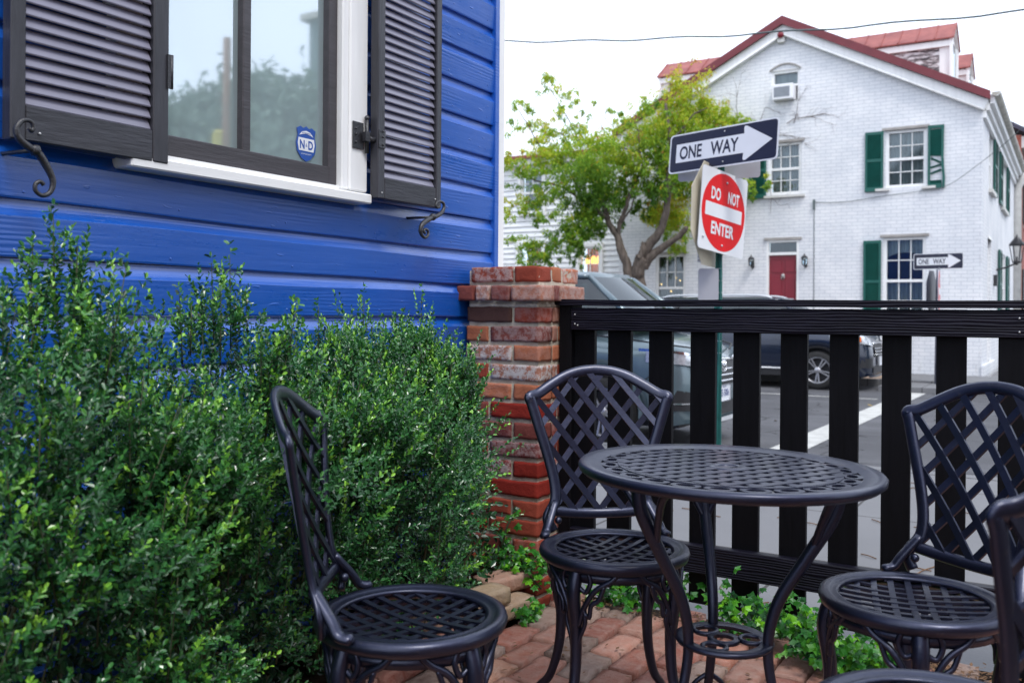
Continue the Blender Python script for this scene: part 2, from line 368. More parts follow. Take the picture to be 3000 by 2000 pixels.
# signs
M_SBLACK = simple('sign_black', (.012, .014, .035), .35, .1, 3, .03)
M_SWHITE = simple('sign_white', (.72, .73, .75), .35, .04, 3, .03)
M_SRED = simple('sign_red', (.68, .008, .012), .3, .08, 5, .03)
M_SBACK = simple('sign_back_aluminium', (.50, .45, .34), .5, .15, 3, .05)
M_SGREY = simple('small_sign_grey', (.42, .42, .44), .5, .1, 3, .05)
M_POST = simple('green_channel_post', (.02, .13, .11), .4, .3, 8, .2)
M_GALV = simple('galvanised_post', (.16, .17, .22), .4, .2, 8, .2, metal=.5)
M_RUNG = simple('bare_steel', (.5, .5, .5), .35, .1, 8, .1, metal=.6)
# cars
M_CSILV = simple('grey_car_paint', (.10, .145, .165), .28, .03, 2, 0, metal=.35, coat=.7)
M_CNAVY = simple('navy_car_paint', (.004, .010, .028), .25, .03, 2, 0, metal=.2, coat=.8)
M_PLASTIC = simple('black_plastic', (.012, .012, .014), .5, .2, 30, .2)
M_CHROME = simple('chrome', (.75, .76, .78), .12, .02, 3, 0, metal=1)
M_RIM = simple('alloy_rim', (.42, .42, .44), .3, .05, 3, 0, metal=.7)
M_TYRE = simple('tyre_rubber', (.014, .014, .014), .8, .2, 30, .3)
M_LAMP = simple('headlight_lens', (.55, .58, .62), .08, .3, 25, .3, 40, metal=.5, coat=1)
M_ORANGE = simple('amber_lens', (.75, .16, .02), .2, .05)
M_PLATE = simple('plate_white', (.70, .72, .76), .4, .03)
M_PBLUE = simple('plate_blue', (.05, .07, .25), .5, .03)
M_RAIL = simple('roof_rail_silver', (.62, .64, .66), .3, .03, metal=.3)
M_YEL = simple('yellow_plastic', (.62, .52, .03), .35, .1)
M_WOOD = simple('brown_pole_wood', (.20, .065, .015), .5, .3, 5, .2, stretch=(3, 3, .3))
M_BADGE = simple('badge_blue', (.01, .07, .33), .4, .05)
M_CABLE = simple('cable_grey', (.10, .13, .13), .6, .1)
M_ACW = simple('white_appliance', (.78, .78, .80), .4, .03)
M_ACG = simple('appliance_grille', (.22, .24, .27), .6, .1)
M_TWIG = simple('dead_twig', (.09, .06, .055), .9, .3)

def text_mb(s, w, h, M, depth=.0015, bold=.0):
    cu = bpy.data.curves.new('t', 'FONT'); cu.body = s; cu.size = 1; cu.offset = bold; cu.resolution_u = 3
    o = bpy.data.objects.new('t', cu); COL.objects.link(o); bpy.context.view_layer.update()
    me = bpy.data.meshes.new_from_object(o.evaluated_get(bpy.context.evaluated_depsgraph_get()))
    co = np.array([v.co[:] for v in me.vertices]); mn, mxx = co.min(0), co.max(0)
    co = (co-(mn+mxx)/2)/np.maximum(mxx-mn, 1e-6)
    b = MB(); b.add([M @ Vector((c[0]*w, -depth, c[1]*h)) for c in co], [tuple(p.vertices) for p in me.polygons])
    bpy.data.objects.remove(o); bpy.data.meshes.remove(me); bpy.data.curves.remove(cu); return b
def rrect(w, h, r, n=5):
    P = []
    for cx, cy, a0 in ((w/2-r, h/2-r, 0), (-w/2+r, h/2-r, 90), (-w/2+r, -h/2+r, 180), (w/2-r, -h/2+r, 270)):
        for i in range(n+1): a = R(a0+90*i/n); P.append((cx+r*math.cos(a), cy+r*math.sin(a)))
    return P
def smooth_path(P, k=6):
    P = [Vector(p) for p in P]; Q = []
    for i in range(len(P)-1):
        p0, p1, p2, p3 = P[max(i-1, 0)], P[i], P[i+1], P[min(i+2, len(P)-1)]
        for j in range(k):
            t = j/k; Q.append(.5*((2*p1)+(p2-p0)*t+(2*p0-5*p1+4*p2-p3)*t*t+(3*p1-p0-3*p2+p3)*t**3))
    Q.append(P[-1]); return Q

# ================================================================== SETTING: ground
g = MB(); g.add([(-900, -900, -.42), (900, -900, -.42), (900, 900, -.42), (-900, 900, -.42)], [(0, 1, 2, 3)])
tag(g.build('ground', M_GROUND), kind='structure')
def zr(y): return -.22-.08*min(max((y-8)/10, 0), 1)
# road along X between the two kerbs, and the side street going away along Y
g = MB(); ys = [7.30, 9, 12, 15, 18.45]
for y0, y1 in zip(ys[:-1], ys[1:]): g.add([(-40, y0, zr(y0)), (14, y0, zr(y0)), (14, y1, zr(y1)), (-40, y1, zr(y1))], [(0, 1, 2, 3)])
g.add([(1.4, 18.45, -.30), (9, 18.45, -.30), (9, 90, -.30), (1.4, 90, -.30)], [(0, 1, 2, 3)])
tag(g.build('road', M_ASPH), kind='structure')
g = MB(); g.bb(-40, 14, 3.16, 7.18, -.45, -.10); g.bb(-40, 14, 7.18, 7.32, -.45, -.096)
tag(g.build('sidewalk', M_CONC), kind='structure')
g = MB()   # far pavement: concrete at the corner
g.add([(-3.1, 18.2, -.45), (-3.1, 18.2, -.165), (-3.1, 20.3, -.165), (-3.1, 20.3, -.45), (1.25, 18.2, -.45), (1.25, 18.2, -.165), (1.25, 20.3, -.165), (1.25, 20.3, -.45)], [(0, 1, 2, 3), (4, 7, 6, 5), (1, 5, 6, 2), (0, 4, 5, 1)])
g.bb(-2.9, .9, 16.95, 18.2, -.45, -.20); g.bb(-1.40, 1.25, 20.3, 60, -.45, -.165)
tag(g.build('far_sidewalk', M_CONC), kind='structure')
g = MB(); g.bb(-40, -3.1, 18.30, 20.3, -.45, -.17); tag(g.build('brick_sidewalk', M_BWALK), kind='structure')
g = MB(); g.bb(-40, -3.1, 18.16, 18.30, -.45, -.165, bev=.01); tag(g.build('kerb', M_CONC), kind='structure')
def rp(P, lift=.004): return [(x, y, zr(y)+lift) for x, y in P]
g = MB()
ys = [7.45, 9, 12, 15, 16.9]
for y0, y1 in zip(ys[:-1], ys[1:]): g.add(rp([(-2.44, y0), (-2.13, y0), (-2.13, y1), (-2.44, y1)]), [(0, 1, 2, 3)])
for y0, y1 in zip(ys[:-1], ys[1:]): g.add(rp([(.9, y0), (1.2, y0), (1.2, y1), (.9, y1)]), [(0, 1, 2, 3)])
g.add(rp([(-40, 15.08), (-2.6, 15.08), (-2.6, 15.18), (-40, 15.18)]), [(0, 1, 2, 3)])
g.add(rp([(-4, 7.36), (3, 7.36), (3, 7.44), (-4, 7.44)]), [(0, 1, 2, 3)])
tag(g.build('road_marking', M_PAINTL), kind='structure')
# patio base + individually laid bricks (long side along Y)
g = MB(); g.bb(-2.05, 3.0, -2.5, 3.14, -.45, -.035); tag(g.build('patio_bed', M_SOIL), kind='structure')
BC = {}
def soft_brick(mb, c, d, rz=0, nx=(5, 3, 3), r=.006, jit=.0022, tilt=0, seed=0):
    T = Matrix.Translation(c) @ Matrix.Rotation(rz, 4, 'Z') @ Matrix.Rotation(tilt*random.uniform(-1, 1), 4, 'X') @ Matrix.Rotation(tilt*random.uniform(-1, 1), 4, 'Y')
    h = [d[0]/2, d[1]/2, d[2]/2]; vid = {}; vs = []; fs = []
    def vert(i, j, k):
        key = (i, j, k)
        if key not in vid:
            p = Vector([(2*q/n-1)*hh for q, n, hh in zip(key, nx, h)])
            q = Vector([max(-(hh-r), min(hh-r, a)) for a, hh in zip(p, h)]); dd = p-q
            if dd.length > 1e-9: p = q+dd.normalized()*r
            w = T @ p; nn = noise.noise_vector(w*75)*jit*.7+noise.noise_vector(w*30)*jit*.7+noise.noise_vector(w*11)*jit*1.2
            vid[key] = len(vs); vs.append(w+nn)
        return vid[key]
    for a in range(3):
        b, cc = (a+1) % 3, (a+2) % 3
        for sd_ in (0, nx[a]):
            for i in range(nx[b]):
                for j in range(nx[cc]):
                    q = []
                    for di, dj in ((0, 0), (1, 0), (1, 1), (0, 1)):
                        k = [0, 0, 0]; k[a] = sd_; k[b] = i+di; k[cc] = j+dj; q.append(vert(*k))
                    fs.append(q if sd_ else q[::-1])
    mb.add(vs, fs, 0, True)
g = MB(); rowx = -1.56; i = 0
pal = [(.30, .095, .06), (.34, .125, .08), (.25, .07, .045), (.38, .17, .12), (.31, .135, .095), (.18, .105, .08), (.36, .16, .095), (.25, .155, .12)]
while rowx < .75:
    y = -.2+(i % 2)*.108+random.uniform(-.01, .01)
    while y < 3.03:
        if y > 1.0 or rowx > -.2:
            c = pal[random.randrange(len(pal))]; k = random.uniform(.85, 1.15); g.c = (c[0]*k, c[1]*k, c[2]*k, 0)
            soft_brick(g, (rowx+.004*math.sin(y*3), y, -.028+random.uniform(-.004, .005)), (random.uniform(.090, .099), random.uniform(.188, .203), .055), random.uniform(-.035, .035), (5, 9, 2), .0045, .0042, .022)
        y += .2125
    rowx += .1065; i += 1
g.c = (.31, .14, .09, 0)
o = g.build('patio', M_PATIO); tag(o, kind='structure')

# ================================================================== BLUE HOUSE
bh = thing('blue_house', 'bright blue clapboard house with white corner trim beside the patio', 'house', (-2, 3.14, 0))
def L(o): o.matrix_parent_inverse = Matrix.Identity(4); return o
def world_child(o, p): o.parent = p; o.matrix_parent_inverse = (Matrix.Translation(p.location) @ Matrix.Rotation(p.rotation_euler.z, 4, 'Z')).inverted(); return o
e = .1285; z0 = 1.288-11*e
prof = [(1.0, .004), (.95, .0042), (.89, .0062), (.83, .0100), (.77, .0152), (.725, .0200), (.708, .0222), (.698, .0230), (.35, .0200), (.03, .0170), (.0, .0155), (-.004, .0)]
def siding(mb, ya, yb, k0, k1):
    n = max(2, int((yb-ya)/.12)); ysn = [ya+(yb-ya)*i/n for i in range(n+1)]
    for k in range(k0, k1):
        vs = []; fs = []
        for yy in ysn:
            wob = .0025*math.sin(yy*2.1+k*1.7)+.0012*math.sin(yy*7+k)
            for t, x in prof: vs.append((-2.018+x, yy, z0+(k+t)*e+wob+(yy-2)*-.004))
        m_ = len(prof)
        for i_ in range(n):
            for j in range(m_-1): fs.append((i_*m_+j, (i_+1)*m_+j, (i_+1)*m_+j+1, i_*m_+j+1))
        mb.add(vs, fs)
g = MB(); KT = 40; k12 = 12
siding(g, -2.5, 3.112, -1, k12); siding(g, -2.5, 1.445, k12, KT); siding(g, 2.28, 3.112, k12, KT); siding(g, 1.445, 2.28, 26, KT)
g.bb(-8, -2.02, 3.10, 3.14, 0, 5.0); g.bb(-8, -2.02, -2.5, -2.46, 0, 5.0)
for k in range(-1, KT):
    for yy in (.35, .76, 1.17, 1.58, 1.99, 2.40, 2.81, 3.07):
        if k >= k12 and k < 26 and 1.40 < yy < 2.34: continue
        g.lathe([(.0001, .0012), (.0028, .001), (.0034, 0)], 6, Matrix.Translation((-1.9995, yy+random.uniform(-.02, .02), z0+(k+.16)*e)) @ Matrix.Rotation(R(90), 4, 'Y'))
world_child(g.build('wall', M_BLUE, fix=False), bh)
world_child(MB().bb(-2.03, -1.990, 3.110, 3.139, 0, 5.0, bev=.002).build('corner_bead', M_BLUE), bh)
g = MB(); g.bb(-2.03, -1.993, 3.14, 3.185, 0, 5.0, bev=.003); g.bb(-2.09, -2.03, 3.14, 3.165, 0, 5.0)
world_child(g.build('corner_board', M_WHITE), bh)
g = MB(); g.add([(-1.95, -2.6, 5.02), (-1.95, 3.3, 5.02), (-4.9, 3.3, 7.4), (-4.9, -2.6, 7.4), (-8.1, -2.6, 5.02), (-8.1, 3.3, 5.02)], [(0, 1, 2, 3), (3, 2, 5, 4)])
world_child(g.build('roof', M_GUT), bh)
# window
wf = MB()   # dark sash frame
ZB, ZT = 1.442, 2.93
wf.bb(-2.03, -1.985, 1.46, 2.172, ZB, 1.497, bev=.003); wf.bb(-2.03, -1.985, 1.46, 2.172, 2.88, ZT)
wf.bb(-2.03, -1.984, 2.138, 2.1755, ZB, ZT, bev=.003); wf.bb(-2.03, -1.985, 1.446, 1.485, ZB, ZT)
wf.bb(-2.03, -1.987, 1.794, 1.824, 1.49, ZT-.05, bev=.003)
win = world_child(wf.build('window', M_SASH), bh)
g = MB(); g.bb(-2.012, -2.010, 1.483, 2.143, 1.494, 2.89)
def sub(o, p): o.parent = p; o.matrix_parent_inverse = Matrix.Identity(4); return o
sub(g.build('pane', M_WGLASS), win)
g = MB(); g.bb(-2.02, -1.962, 2.175, 2.205, 1.43, 3.05, bev=.004); g.bb(-2.02, -1.955, 2.203, 2.289, 1.43, 3.05, bev=.005)
g.bb(-2.02, -1.958, 1.375, 1.447, 1.43, 3.05); g.bb(-2.02, -1.95, 1.375, 2.289, 2.95, 3.09); g.bb(-2.03, -1.975, 1.447, 2.176, 1.425, 1.441)
sub(g.build('casing', M_WHITE), win)
g = MB(); g.bb(-2.03, -1.938, 1.405, 2.293, 1.393, 1.424, bev=.004)
sub(g.build('sill', M_SILL), win)
g = MB()  # curtain folds inside, at the far jamb
vs = []; fs = []; n = 40
for i in range(n+1):
    yy = 1.98+.16*i/n; xx = -2.09+.014*math.sin(i*1.25)+.004*math.sin(i*3.1)
    vs += [(xx, yy, 1.45), (xx, yy, 2.93)]
for i in range(n): fs.append((2*i, 2*i+2, 2*i+3, 2*i+1))
g.add(vs, fs); sub(g.build('curtain', M_CURT), win)
g = MB(); g.add([(-3.4, .9, 1.2), (-3.4, 2.9, 1.2), (-3.4, 2.9, 3.2), (-3.4, .9, 3.2)], [(0, 1, 2, 3)])
g.add([(-3.4, .9, 1.2), (-2.04, .9, 1.2), (-2.04, 2.9, 1.2), (-3.4, 2.9, 1.2)], [(0, 1, 2, 3)])
sub(g.build('room_backdrop', simple('room_wall', (.22, .27, .27), .9, .2, 2, 0)), win)
# shield sticker on the pane
badge = MB(); MBd = Matrix.Translation((-2.0075, 2.063, 1.557)) @ Matrix.Rotation(R(90), 4, 'Z')
def shield(k): return [(x*k, z*k) for x, z in ((0, .054), (.012, .047), (.024, .052), (.040, .044), (.036, .025), (.043, .0), (.038, -.025), (.02, -.045), (0, -.054), (-.02, -.045), (-.038, -.025), (-.043, 0), (-.036, .025), (-.040, .044), (-.024, .052), (-.012, .047))]
badge.prism(shield(1), -.0006, 0, MBd)
bo = sub(badge.build('alarm_sticker', M_BADGE), win)
g = MB(); g.prism([(-.033, .017), (.033, .017), (.036, 0), (.031, -.022), (-.031, -.022), (-.036, 0)], -.0012, -.0007, MBd); g.prism([(-.03, .024), (-.018, .036), (0, .040), (.018, .036), (.03, .024), (.018, .028), (0, .031), (-.018, .028)], -.0012, -.0007, MBd)
for nm, mb in (('white_field', g),): 
    q = mb.build(nm, M_SWHITE); q.parent = win
for s_, w_, h_, dz, dx in (('N', .020, .027, -.003, -.018), ('&', .007, .010, -.004, 0), ('D', .020, .027, -.003, .018)):
    text_mb(s_, w_, h_, MBd @ Matrix.Translation((dx, 0, dz)), .0018, .03 if s_ != '&' else 0).build('sticker_text', M_BADGE).parent = win
text_mb('WARNING', .040, .005, MBd @ Matrix.Translation((0, 0, .0325)), .0018).build('sticker_text', M_BADGE).parent = win
text_mb('24 HR SECURITY', .044, .004, MBd @ Matrix.Translation((0, 0, -.031)), .0010).build('sticker_text', M_SWHITE).parent = win

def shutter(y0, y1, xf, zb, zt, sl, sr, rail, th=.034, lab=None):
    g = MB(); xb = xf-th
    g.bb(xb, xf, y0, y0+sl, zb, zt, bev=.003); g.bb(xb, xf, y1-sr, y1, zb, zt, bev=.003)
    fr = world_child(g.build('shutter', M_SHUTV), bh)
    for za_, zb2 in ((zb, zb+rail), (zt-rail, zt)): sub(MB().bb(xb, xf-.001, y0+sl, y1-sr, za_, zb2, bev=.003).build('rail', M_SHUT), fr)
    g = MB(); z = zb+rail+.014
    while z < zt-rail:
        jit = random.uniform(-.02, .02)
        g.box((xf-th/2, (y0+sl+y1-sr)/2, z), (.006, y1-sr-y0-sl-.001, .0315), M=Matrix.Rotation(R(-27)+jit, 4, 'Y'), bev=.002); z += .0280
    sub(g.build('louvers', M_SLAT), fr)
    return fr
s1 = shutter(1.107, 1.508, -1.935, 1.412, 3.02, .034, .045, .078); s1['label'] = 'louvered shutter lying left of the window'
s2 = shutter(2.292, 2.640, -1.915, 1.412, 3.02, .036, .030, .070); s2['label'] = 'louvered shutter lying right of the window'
# hinges
g = MB(); g.bb(-1.953, -1.950, 2.212, 2.262, 1.565, 1.650); g.tube([(-1.944, 2.272, 1.555), (-1.944, 2.272, 1.665)], .0065, 8); g.sphere((-1.944, 2.272, 1.668), .009)
g.tube([(-1.944, 2.262, 1.61), (-1.935, 2.28, 1.60), (-1.928, 2.293, 1.60)], .009, 8); g.bb(-1.9145, -1.911, 2.293, 2.325, 1.575, 1.632); g.bb(-1.944, -1.93, 2.25, 2.272, 1.59, 1.62)
for zz in (1.585, 1.61, 1.628): g.sphere((-1.910, 2.312, zz), .004, 6); g.sphere((-1.949, 2.225, zz), .004, 6)
world_child(g.build('hinge', M_IRON), bh)
g = MB(); g.bb(-1.934, -1.930, 1.500, 1.514, 1.60, 1.685); g.tube([(-1.932, 1.513, 1.60), (-1.932, 1.513, 1.685)], .004, 6); world_child(g.build('hinge', M_IRON), bh)
def dog(pts, r, boss, nm='shutter_dog'):
    P = smooth_path([onX(x, y, -1.893) for x, y in pts], 5); n = len(P)
    g = MB(); g.tube(P, [r*(.75+.7*math.exp(-((i/n-.5)/.16)**2)) for i in range(n)], 10)
    b = onX(*boss, -1.893); g.sphere(b, r*2.0, 8); g.tube([b, b+Vector((-.11, -.012, 0))], r*.75, 8)
    g.lathe([(r*1.3, -.01), (r*2.3, 0), (r*1.3, .01)], 10, Matrix.Translation(b) @ Matrix.Rotation(R(60), 4, 'X'))
    world_child(g.build(nm, M_IRON), bh)
dog([(86, 376), (92, 384), (98, 376), (94, 360), (78, 352), (60, 358), (48, 380), (58, 408), (85, 432), (112, 450), (138, 490), (155, 530), (148, 562), (125, 573), (105, 560), (104, 540), (118, 532), (128, 542)], .0062, (103, 441))
zc = lambda L_: [(750+x/3.136, 400+y/3.136) for x, y in L_]
dog(zc([(1682, 640), (1668, 655), (1652, 640), (1660, 610), (1690, 597), (1722, 615), (1726, 660), (1700, 705), (1650, 735), (1590, 760), (1535, 800), (1512, 850), (1520, 900), (1552, 928), (1580, 905), (1580, 868), (1556, 850), (1540, 870), (1555, 888)]), .0062, (1268, 636))
# little nails and lights on the shutter rail
for x, y in ((117, 392), (1275, 584), (1119, 565)): world_child(MB().sphere(onX(x, y, -1.933 if x < 500 else -1.914), .003, 6).build('nail_head', M_RUNG), bh)

# ================================================================== BRICK PILLAR
bp = thing('brick_pillar', 'weathered red brick pillar with corbelled top at the corner of the blue house', 'pillar', (-1.82, 3.05, 0))
g = MB(); g.bb(-1.972, -1.668, 2.908, 3.196, -.3, 1.205)
world_child(g.build('mortar_core', M_MORTAR), bp)
g = MB()
cols = {'o': (.42, .15, .08), 'r': (.30, .06, .035), 'd': (.20, .055, .045), 'k': (.10, .05, .04), 'p': (.36, .16, .11), 'x': (.24, .022, .014), 'm': (.17, .03, .03)}
seq = ['rroo', 'dpdp', 'krpp', 'odpo', 'pooo', 'rppr', 'oooo', 'dxxr', 'mddd', 'xmmr', 'mxxo', 'xxxo', 'rroo', 'xrrr', 'drdr', 'rdrd', 'xrdr', 'rrdd', 'drdr']
bloom = {(0, 0): .5, (1, 1): .5, (2, 3): .7, (4, 0): 1., (5, 1): 1., (5, 2): .8, (10, 0): .7, (10, 2): .6, (12, 2): .5, (0, 3): .5, (1, 3): .3, (7, 2): .15, (9, 1): .35, (3, 1): .3, (2, 1): .15}
def bk(row, idx, c, d, r=.005):
    k = cols[seq[row % len(seq)][idx % 4]]; f = random.uniform(.9, 1.1); g.c = (k[0]*f, k[1]*f, k[2]*f, bloom.get((row, idx), random.choice([0, 0, .12])))
    soft_brick(g, c, d, random.uniform(-.012, .012), (12, 6, 6), r*.62, .0026, .01)
for row in range(18):
    if row == 0: zt = 1.217; x0, x1 = -1.957, -1.665; yf = 2.895
    elif row == 1: zt = 1.146; x0, x1 = -2.003, -1.635; yf = 2.868
    else: zt = 1.066-.0712*(row-2); x0, x1 = -1.98, -1.660; yf = 2.90
    zc_ = zt-.0285; h = .057; W_ = x1-x0
    if row == 1:
        ws = [.072, .058, .075, .128]
    elif row % 2 == 0: ws = [W_*.64-.006, W_*.36-.006]
    else: ws = [W_*.32-.006, W_*.68-.006]
    x = x0; gap = (W_-sum(ws))/max(1, len(ws)-1)
    for i_, w_ in enumerate(ws):
        bk(row, i_, (x+w_/2, yf+.05, zc_), (w_, .1, h)); x += w_+gap
    # right side bricks going back
    yb = 3.215; ya = yf+.112
    if row % 2 == 0: sp_ = [(ya-.1 if False else ya, ya+.07), (ya+.082, yb)]
    else: sp_ = [(ya, ya+.03), (ya+.042, yb)]
    for j, (a_, b_) in enumerate(sp_): bk(row, 2+j, (x1-.052, (a_+b_)/2, zc_), (.1, b_-a_, h))
g.c = (.3, .06, .04, 0)
world_child(g.build('bricks', M_BRICK), bp)
g = MB(); 
for zt, x0, x1, y0 in ((1.214, -1.95, -1.672, 2.905), (1.150, -1.95, -1.675, 2.90), (1.083, -1.972, -1.665, 2.90)): g.bb(x0, x1, y0, 3.2, zt-.02, zt, bev=.006)
world_child(g.build('mortar_bed', M_MORTAR), bp)

# ================================================================== FENCE
fe = thing('picket_fence', 'black stained wooden picket fence between the patio and the street', 'fence', (-.8, 3.09, 0))
g = MB(); g.bb(-1.657, -1.605, 3.045, 3.135, -.2, 1.078, bev=.004); world_child(g.build('post', M_PICK), fe)
g = MB(); g.bb(-.19, -.09, 3.05, 3.15, -.2, 1.066, bev=.004); world_child(g.build('post', M_PICK), fe)
g = MB()
n = 40; vs = []; fs = []
for i in range(n+1):
    x = -1.70+3.9*i/n; bow = .006*math.exp(-((x+1.7)/.25)**2)+.0015*math.sin(x*5); zt = 1.093+bow; zb = 1.071+bow
    vs += [(x, 3.028, zb), (x, 3.175, zb), (x, 3.175, zt), (x, 3.028, zt)]
for i in range(n):
    for k in range(4): fs.append((4*i+k, 4*i+(k+1) % 4, 4*i+4+(k+1) % 4, 4*i+4+k))
fs += [(0, 1, 2, 3), (4*n+3, 4*n+2, 4*n+1, 4*n)]
g.add(vs, fs); world_child(g.build('cap_rail', M_FENCE), fe)
g = MB(); g.bb(-1.604, 2.2, 3.035, 3.073, .982, 1.064, bev=.004); world_child(g.build('top_rail', M_FENCE), fe)
g = MB(); g.bb(-1.604, 2.2, 3.035, 3.073, .150, .247, bev=.004); world_child(g.build('bottom_rail', M_FENCE), fe)
for x_, z_ in ((-1.585, 1.040), (-1.585, 1.005), (-1.573, 1.000), (-1.588, .215), (-.135, 1.04), (-.135, 1.0)): world_child(MB().sphere((x_, 3.034, z_), .0035, 6).build('screw', M_RUNG), fe)
def vx(v, Y=3.09):
    s_ = (v-1176)/2107; return Y*(-.5225+.8526*s_)/(.8526+.5225*s_)
ed = [(1316.6, 1370.6), (1400.6, 1452.8), (1494.8, 1547.6), (1589.6, 1646.6), (1687.4, 1747.4), (1795.4, 1856.6), (1907.6, 1973.6), (2027.6, 2093.6), (2151.8, 2220.8)]
xs = [(vx(a), vx(b)) for a, b in ed]
x = .02
while x < 2.1: xs.append((x, x+.092)); x += .15
for a, b in xs:
    g = MB(); ln = random.uniform(-.003, .003)
    g.box(((a+b)/2, 3.0855, .55), (b-a, .022, 1.03), M=Matrix.Rotation(ln, 4, 'Y'), bev=.0015)
    world_child(g.build('picket', M_PICK), fe)

# ================================================================== CHAIRS
def arc_path(P, k=6): return smooth_path(P, k)
def chair_back_outline():
    # half outline in (x, height along the back); seat plate at t=0, top at .44
    return [(.135, -.01), (.150, .03), (.128, .075), (.128, .13), (.145, .21), (.170, .30), (.190, .372), (.196, .392), (.172, .400), (.135, .425), (.09, .452), (.045, .467), (0, .472)]
def make_chair():
    root = thing('bistro_chair', 'x', 'chair')
    SZ = .45; SR = .19
    # seat
    g = MB(); g.lathe([(SR-.012, SZ-.030), (SR-.002, SZ-.024), (SR+.003, SZ-.012), (SR, SZ-.002), (SR-.008, SZ+.002), (SR-.020, SZ), (SR-.026, SZ-.006), (SR-.034, SZ-.001), (SR-.042, SZ-.006), (SR-.034, SZ-.014), (SR-.012, SZ-.030)], 40)
    seat = g.build('seat', M_CAST, root)
    g = MB(); rr = SR-.036
    for sgn in (1, -1):
        d = Vector((math.cos(R(45*sgn)), math.sin(R(45*sgn)), 0)); nrm = Vector((-d.y, d.x, 0))
        for k in range(-4, 5):
            off = k*.0365
            if abs(off) > rr*.97: continue
            hl = math.sqrt(rr*rr-off*off); a = nrm*off-d*hl; b = nrm*off+d*hl
            n = 8; P = [a.lerp(b, t/n)+Vector((0, 0, SZ-.012-.010*(1-((t/n-.5)*2)**2)+(.0012 if sgn > 0 else 0))) for t in range(n+1)]
            g.tube(P, .0092, 4, flat=.40, up=(0, 0, 1))
    g.build('seat_lattice', M_CAST, root)
    # backrest: local frame at the rear of the seat, reclined ~12 deg, slightly curved
    H = [(x, t*.915) for x, t in chair_back_outline()]
    def bp_(x, t):
        th = R(11.5); y = -(SR-.012)+.045*(x/.2)**2 - math.sin(th)*t*(1 if t > 0 else 0) - .10*max(0, t-.25)**2; z = SZ+.012+math.cos(th)*t
        return Vector((x, y, z))
    right = [bp_(x, t) for x, t in H]; left = [bp_(-x, t) for x, t in H]
    g = MB()
    path = smooth_path(left, 5)[:-1]+smooth_path(right, 5)[::-1]
    rad = [.0155]*len(path)
    g.tube(path, rad, 10, flat=.5, up=(0, 1, .2))
    g.tube(smooth_path([bp_(-.138, .045), bp_(-.07, .036), bp_(0, .033), bp_(.07, .036), bp_(.138, .045)], 4), .014, 8, flat=.55, up=(0, 1, .2))
    for sx in (-1, 1):    # feet lugs of the back with bolts, curling forward on the seat rim
        g.tube(smooth_path([bp_(sx*.128, .07), bp_(sx*.150, .02)+Vector((0, .02, 0)), Vector((sx*.160, -.122, SZ+.008)), Vector((sx*.168, -.095, SZ+.004))], 4), [.014]*4*3+[.006], 8, flat=.7)
        g.sphere(bp_(sx*.122, .022)+Vector((0, .016, 0)), .010, 8)
    bk_ = g.build('backrest', M_CAST, root)
    g = MB()
    # inside test for lattice clipping
    ts = [t for x, t in H]; 
    def half(t):
        for (x0, t0), (x1, t1) in zip(H[2:7], H[3:8]):
            if t0 <= t <= t1: return x0+(x1-x0)*(t-t0)/(t1-t0)
        if t < .072: return .128
        for (x0, t0), (x1, t1) in zip(H[7:12], H[8:13]):
            if t0 <= t <= t1: return x0+(x1-x0)*(t-t0)/(t1-t0)
        return -1
    for sgn in (1, -1):
        dx, dt = math.sin(R(38))*sgn, math.cos(R(38))
        for k in range(-9, 10):
            xo = k*.070
            seg = []
            for i in range(0, 140):
                l_ = i*.005; x = xo+dx*l_; t = .04+dt*l_
                if t <= .431 and abs(x) < half(t)-.002: seg.append((x, t))
                elif seg:
                    break
            if len(seg) > 3:
                seg = seg[::4]+[seg[-1]]
                off = .0022 if sgn > 0 else -.0022
                g.tube([bp_(x, t)+Vector((0, off, 0)) for x, t in seg], .0118, 4, flat=.38, up=(0, 1, .22))
    g.build('back_lattice', M_CAST, root)
    # legs with open scroll brackets
    for k, ang in enumerate((45, 135, 225, 315)):
        a = R(ang); u = Vector((math.cos(a), math.sin(a), 0)); w = Vector((-u.y, u.x, 0)); g = MB()
        P = [u*(SR-.030)+Vector((0, 0, SZ-.02)), u*(SR-.012)+Vector((0, 0, .37)), u*(SR-.024)+Vector((0, 0, .27)), u*(SR-.018)+Vector((0, 0, .16)), u*(SR+.012)+Vector((0, 0, .07)), u*(SR+.050)+Vector((0, 0, .026)), u*(SR+.056)+Vector((0, 0, .006))]
        Q = smooth_path(P, 5); n = len(Q)
        g.tube(Q, [.0185-.0065*min(1, i/n*1.6)+(.003 if i > n-4 else 0) for i in range(n)], 8, flat=1.0)
        for sg in (-1, 1):
            pt = lambda r_, l_, z: u*r_+w*(l_*sg)+Vector((0, 0, z))
            rr_ = SR-.02
            c = lambda th_, z: Vector((math.cos(a+sg*th_)*rr_, math.sin(a+sg*th_)*rr_, z))
            g.tube(smooth_path([c(.06, .29), c(.14, .335), c(.30, .38), c(.52, .405), c(.62, SZ-.028)], 4), .0075, 6)
            g.tube(smooth_path([c(.05, .385), c(.17, .375), c(.24, .40), c(.20, SZ-.028)], 4), .0065, 6)
            g.tube(smooth_path([c(.12, .33), c(.22, .315), c(.25, .345), c(.36, .36), c(.44, .395)], 4), .006, 6)
            g.tube(smooth_path([c(.03, .22), c(.07, .26), c(.16, .30), c(.14, .335)], 4), .006, 6)
        g.lathe([(SR-.026, SZ-.046), (SR-.012, SZ-.040), (SR-.012, SZ-.028)], 1, None) if False else None
        g.build('leg', M_CAST, root)
    g = MB(); g.lathe([(SR-.036, SZ-.030), (SR-.018, SZ-.030), (SR-.020, SZ-.052), (SR-.032, SZ-.052), (SR-.036, SZ-.030)], 36)
    g.build('apron_ring', M_CAST, root)
    return root
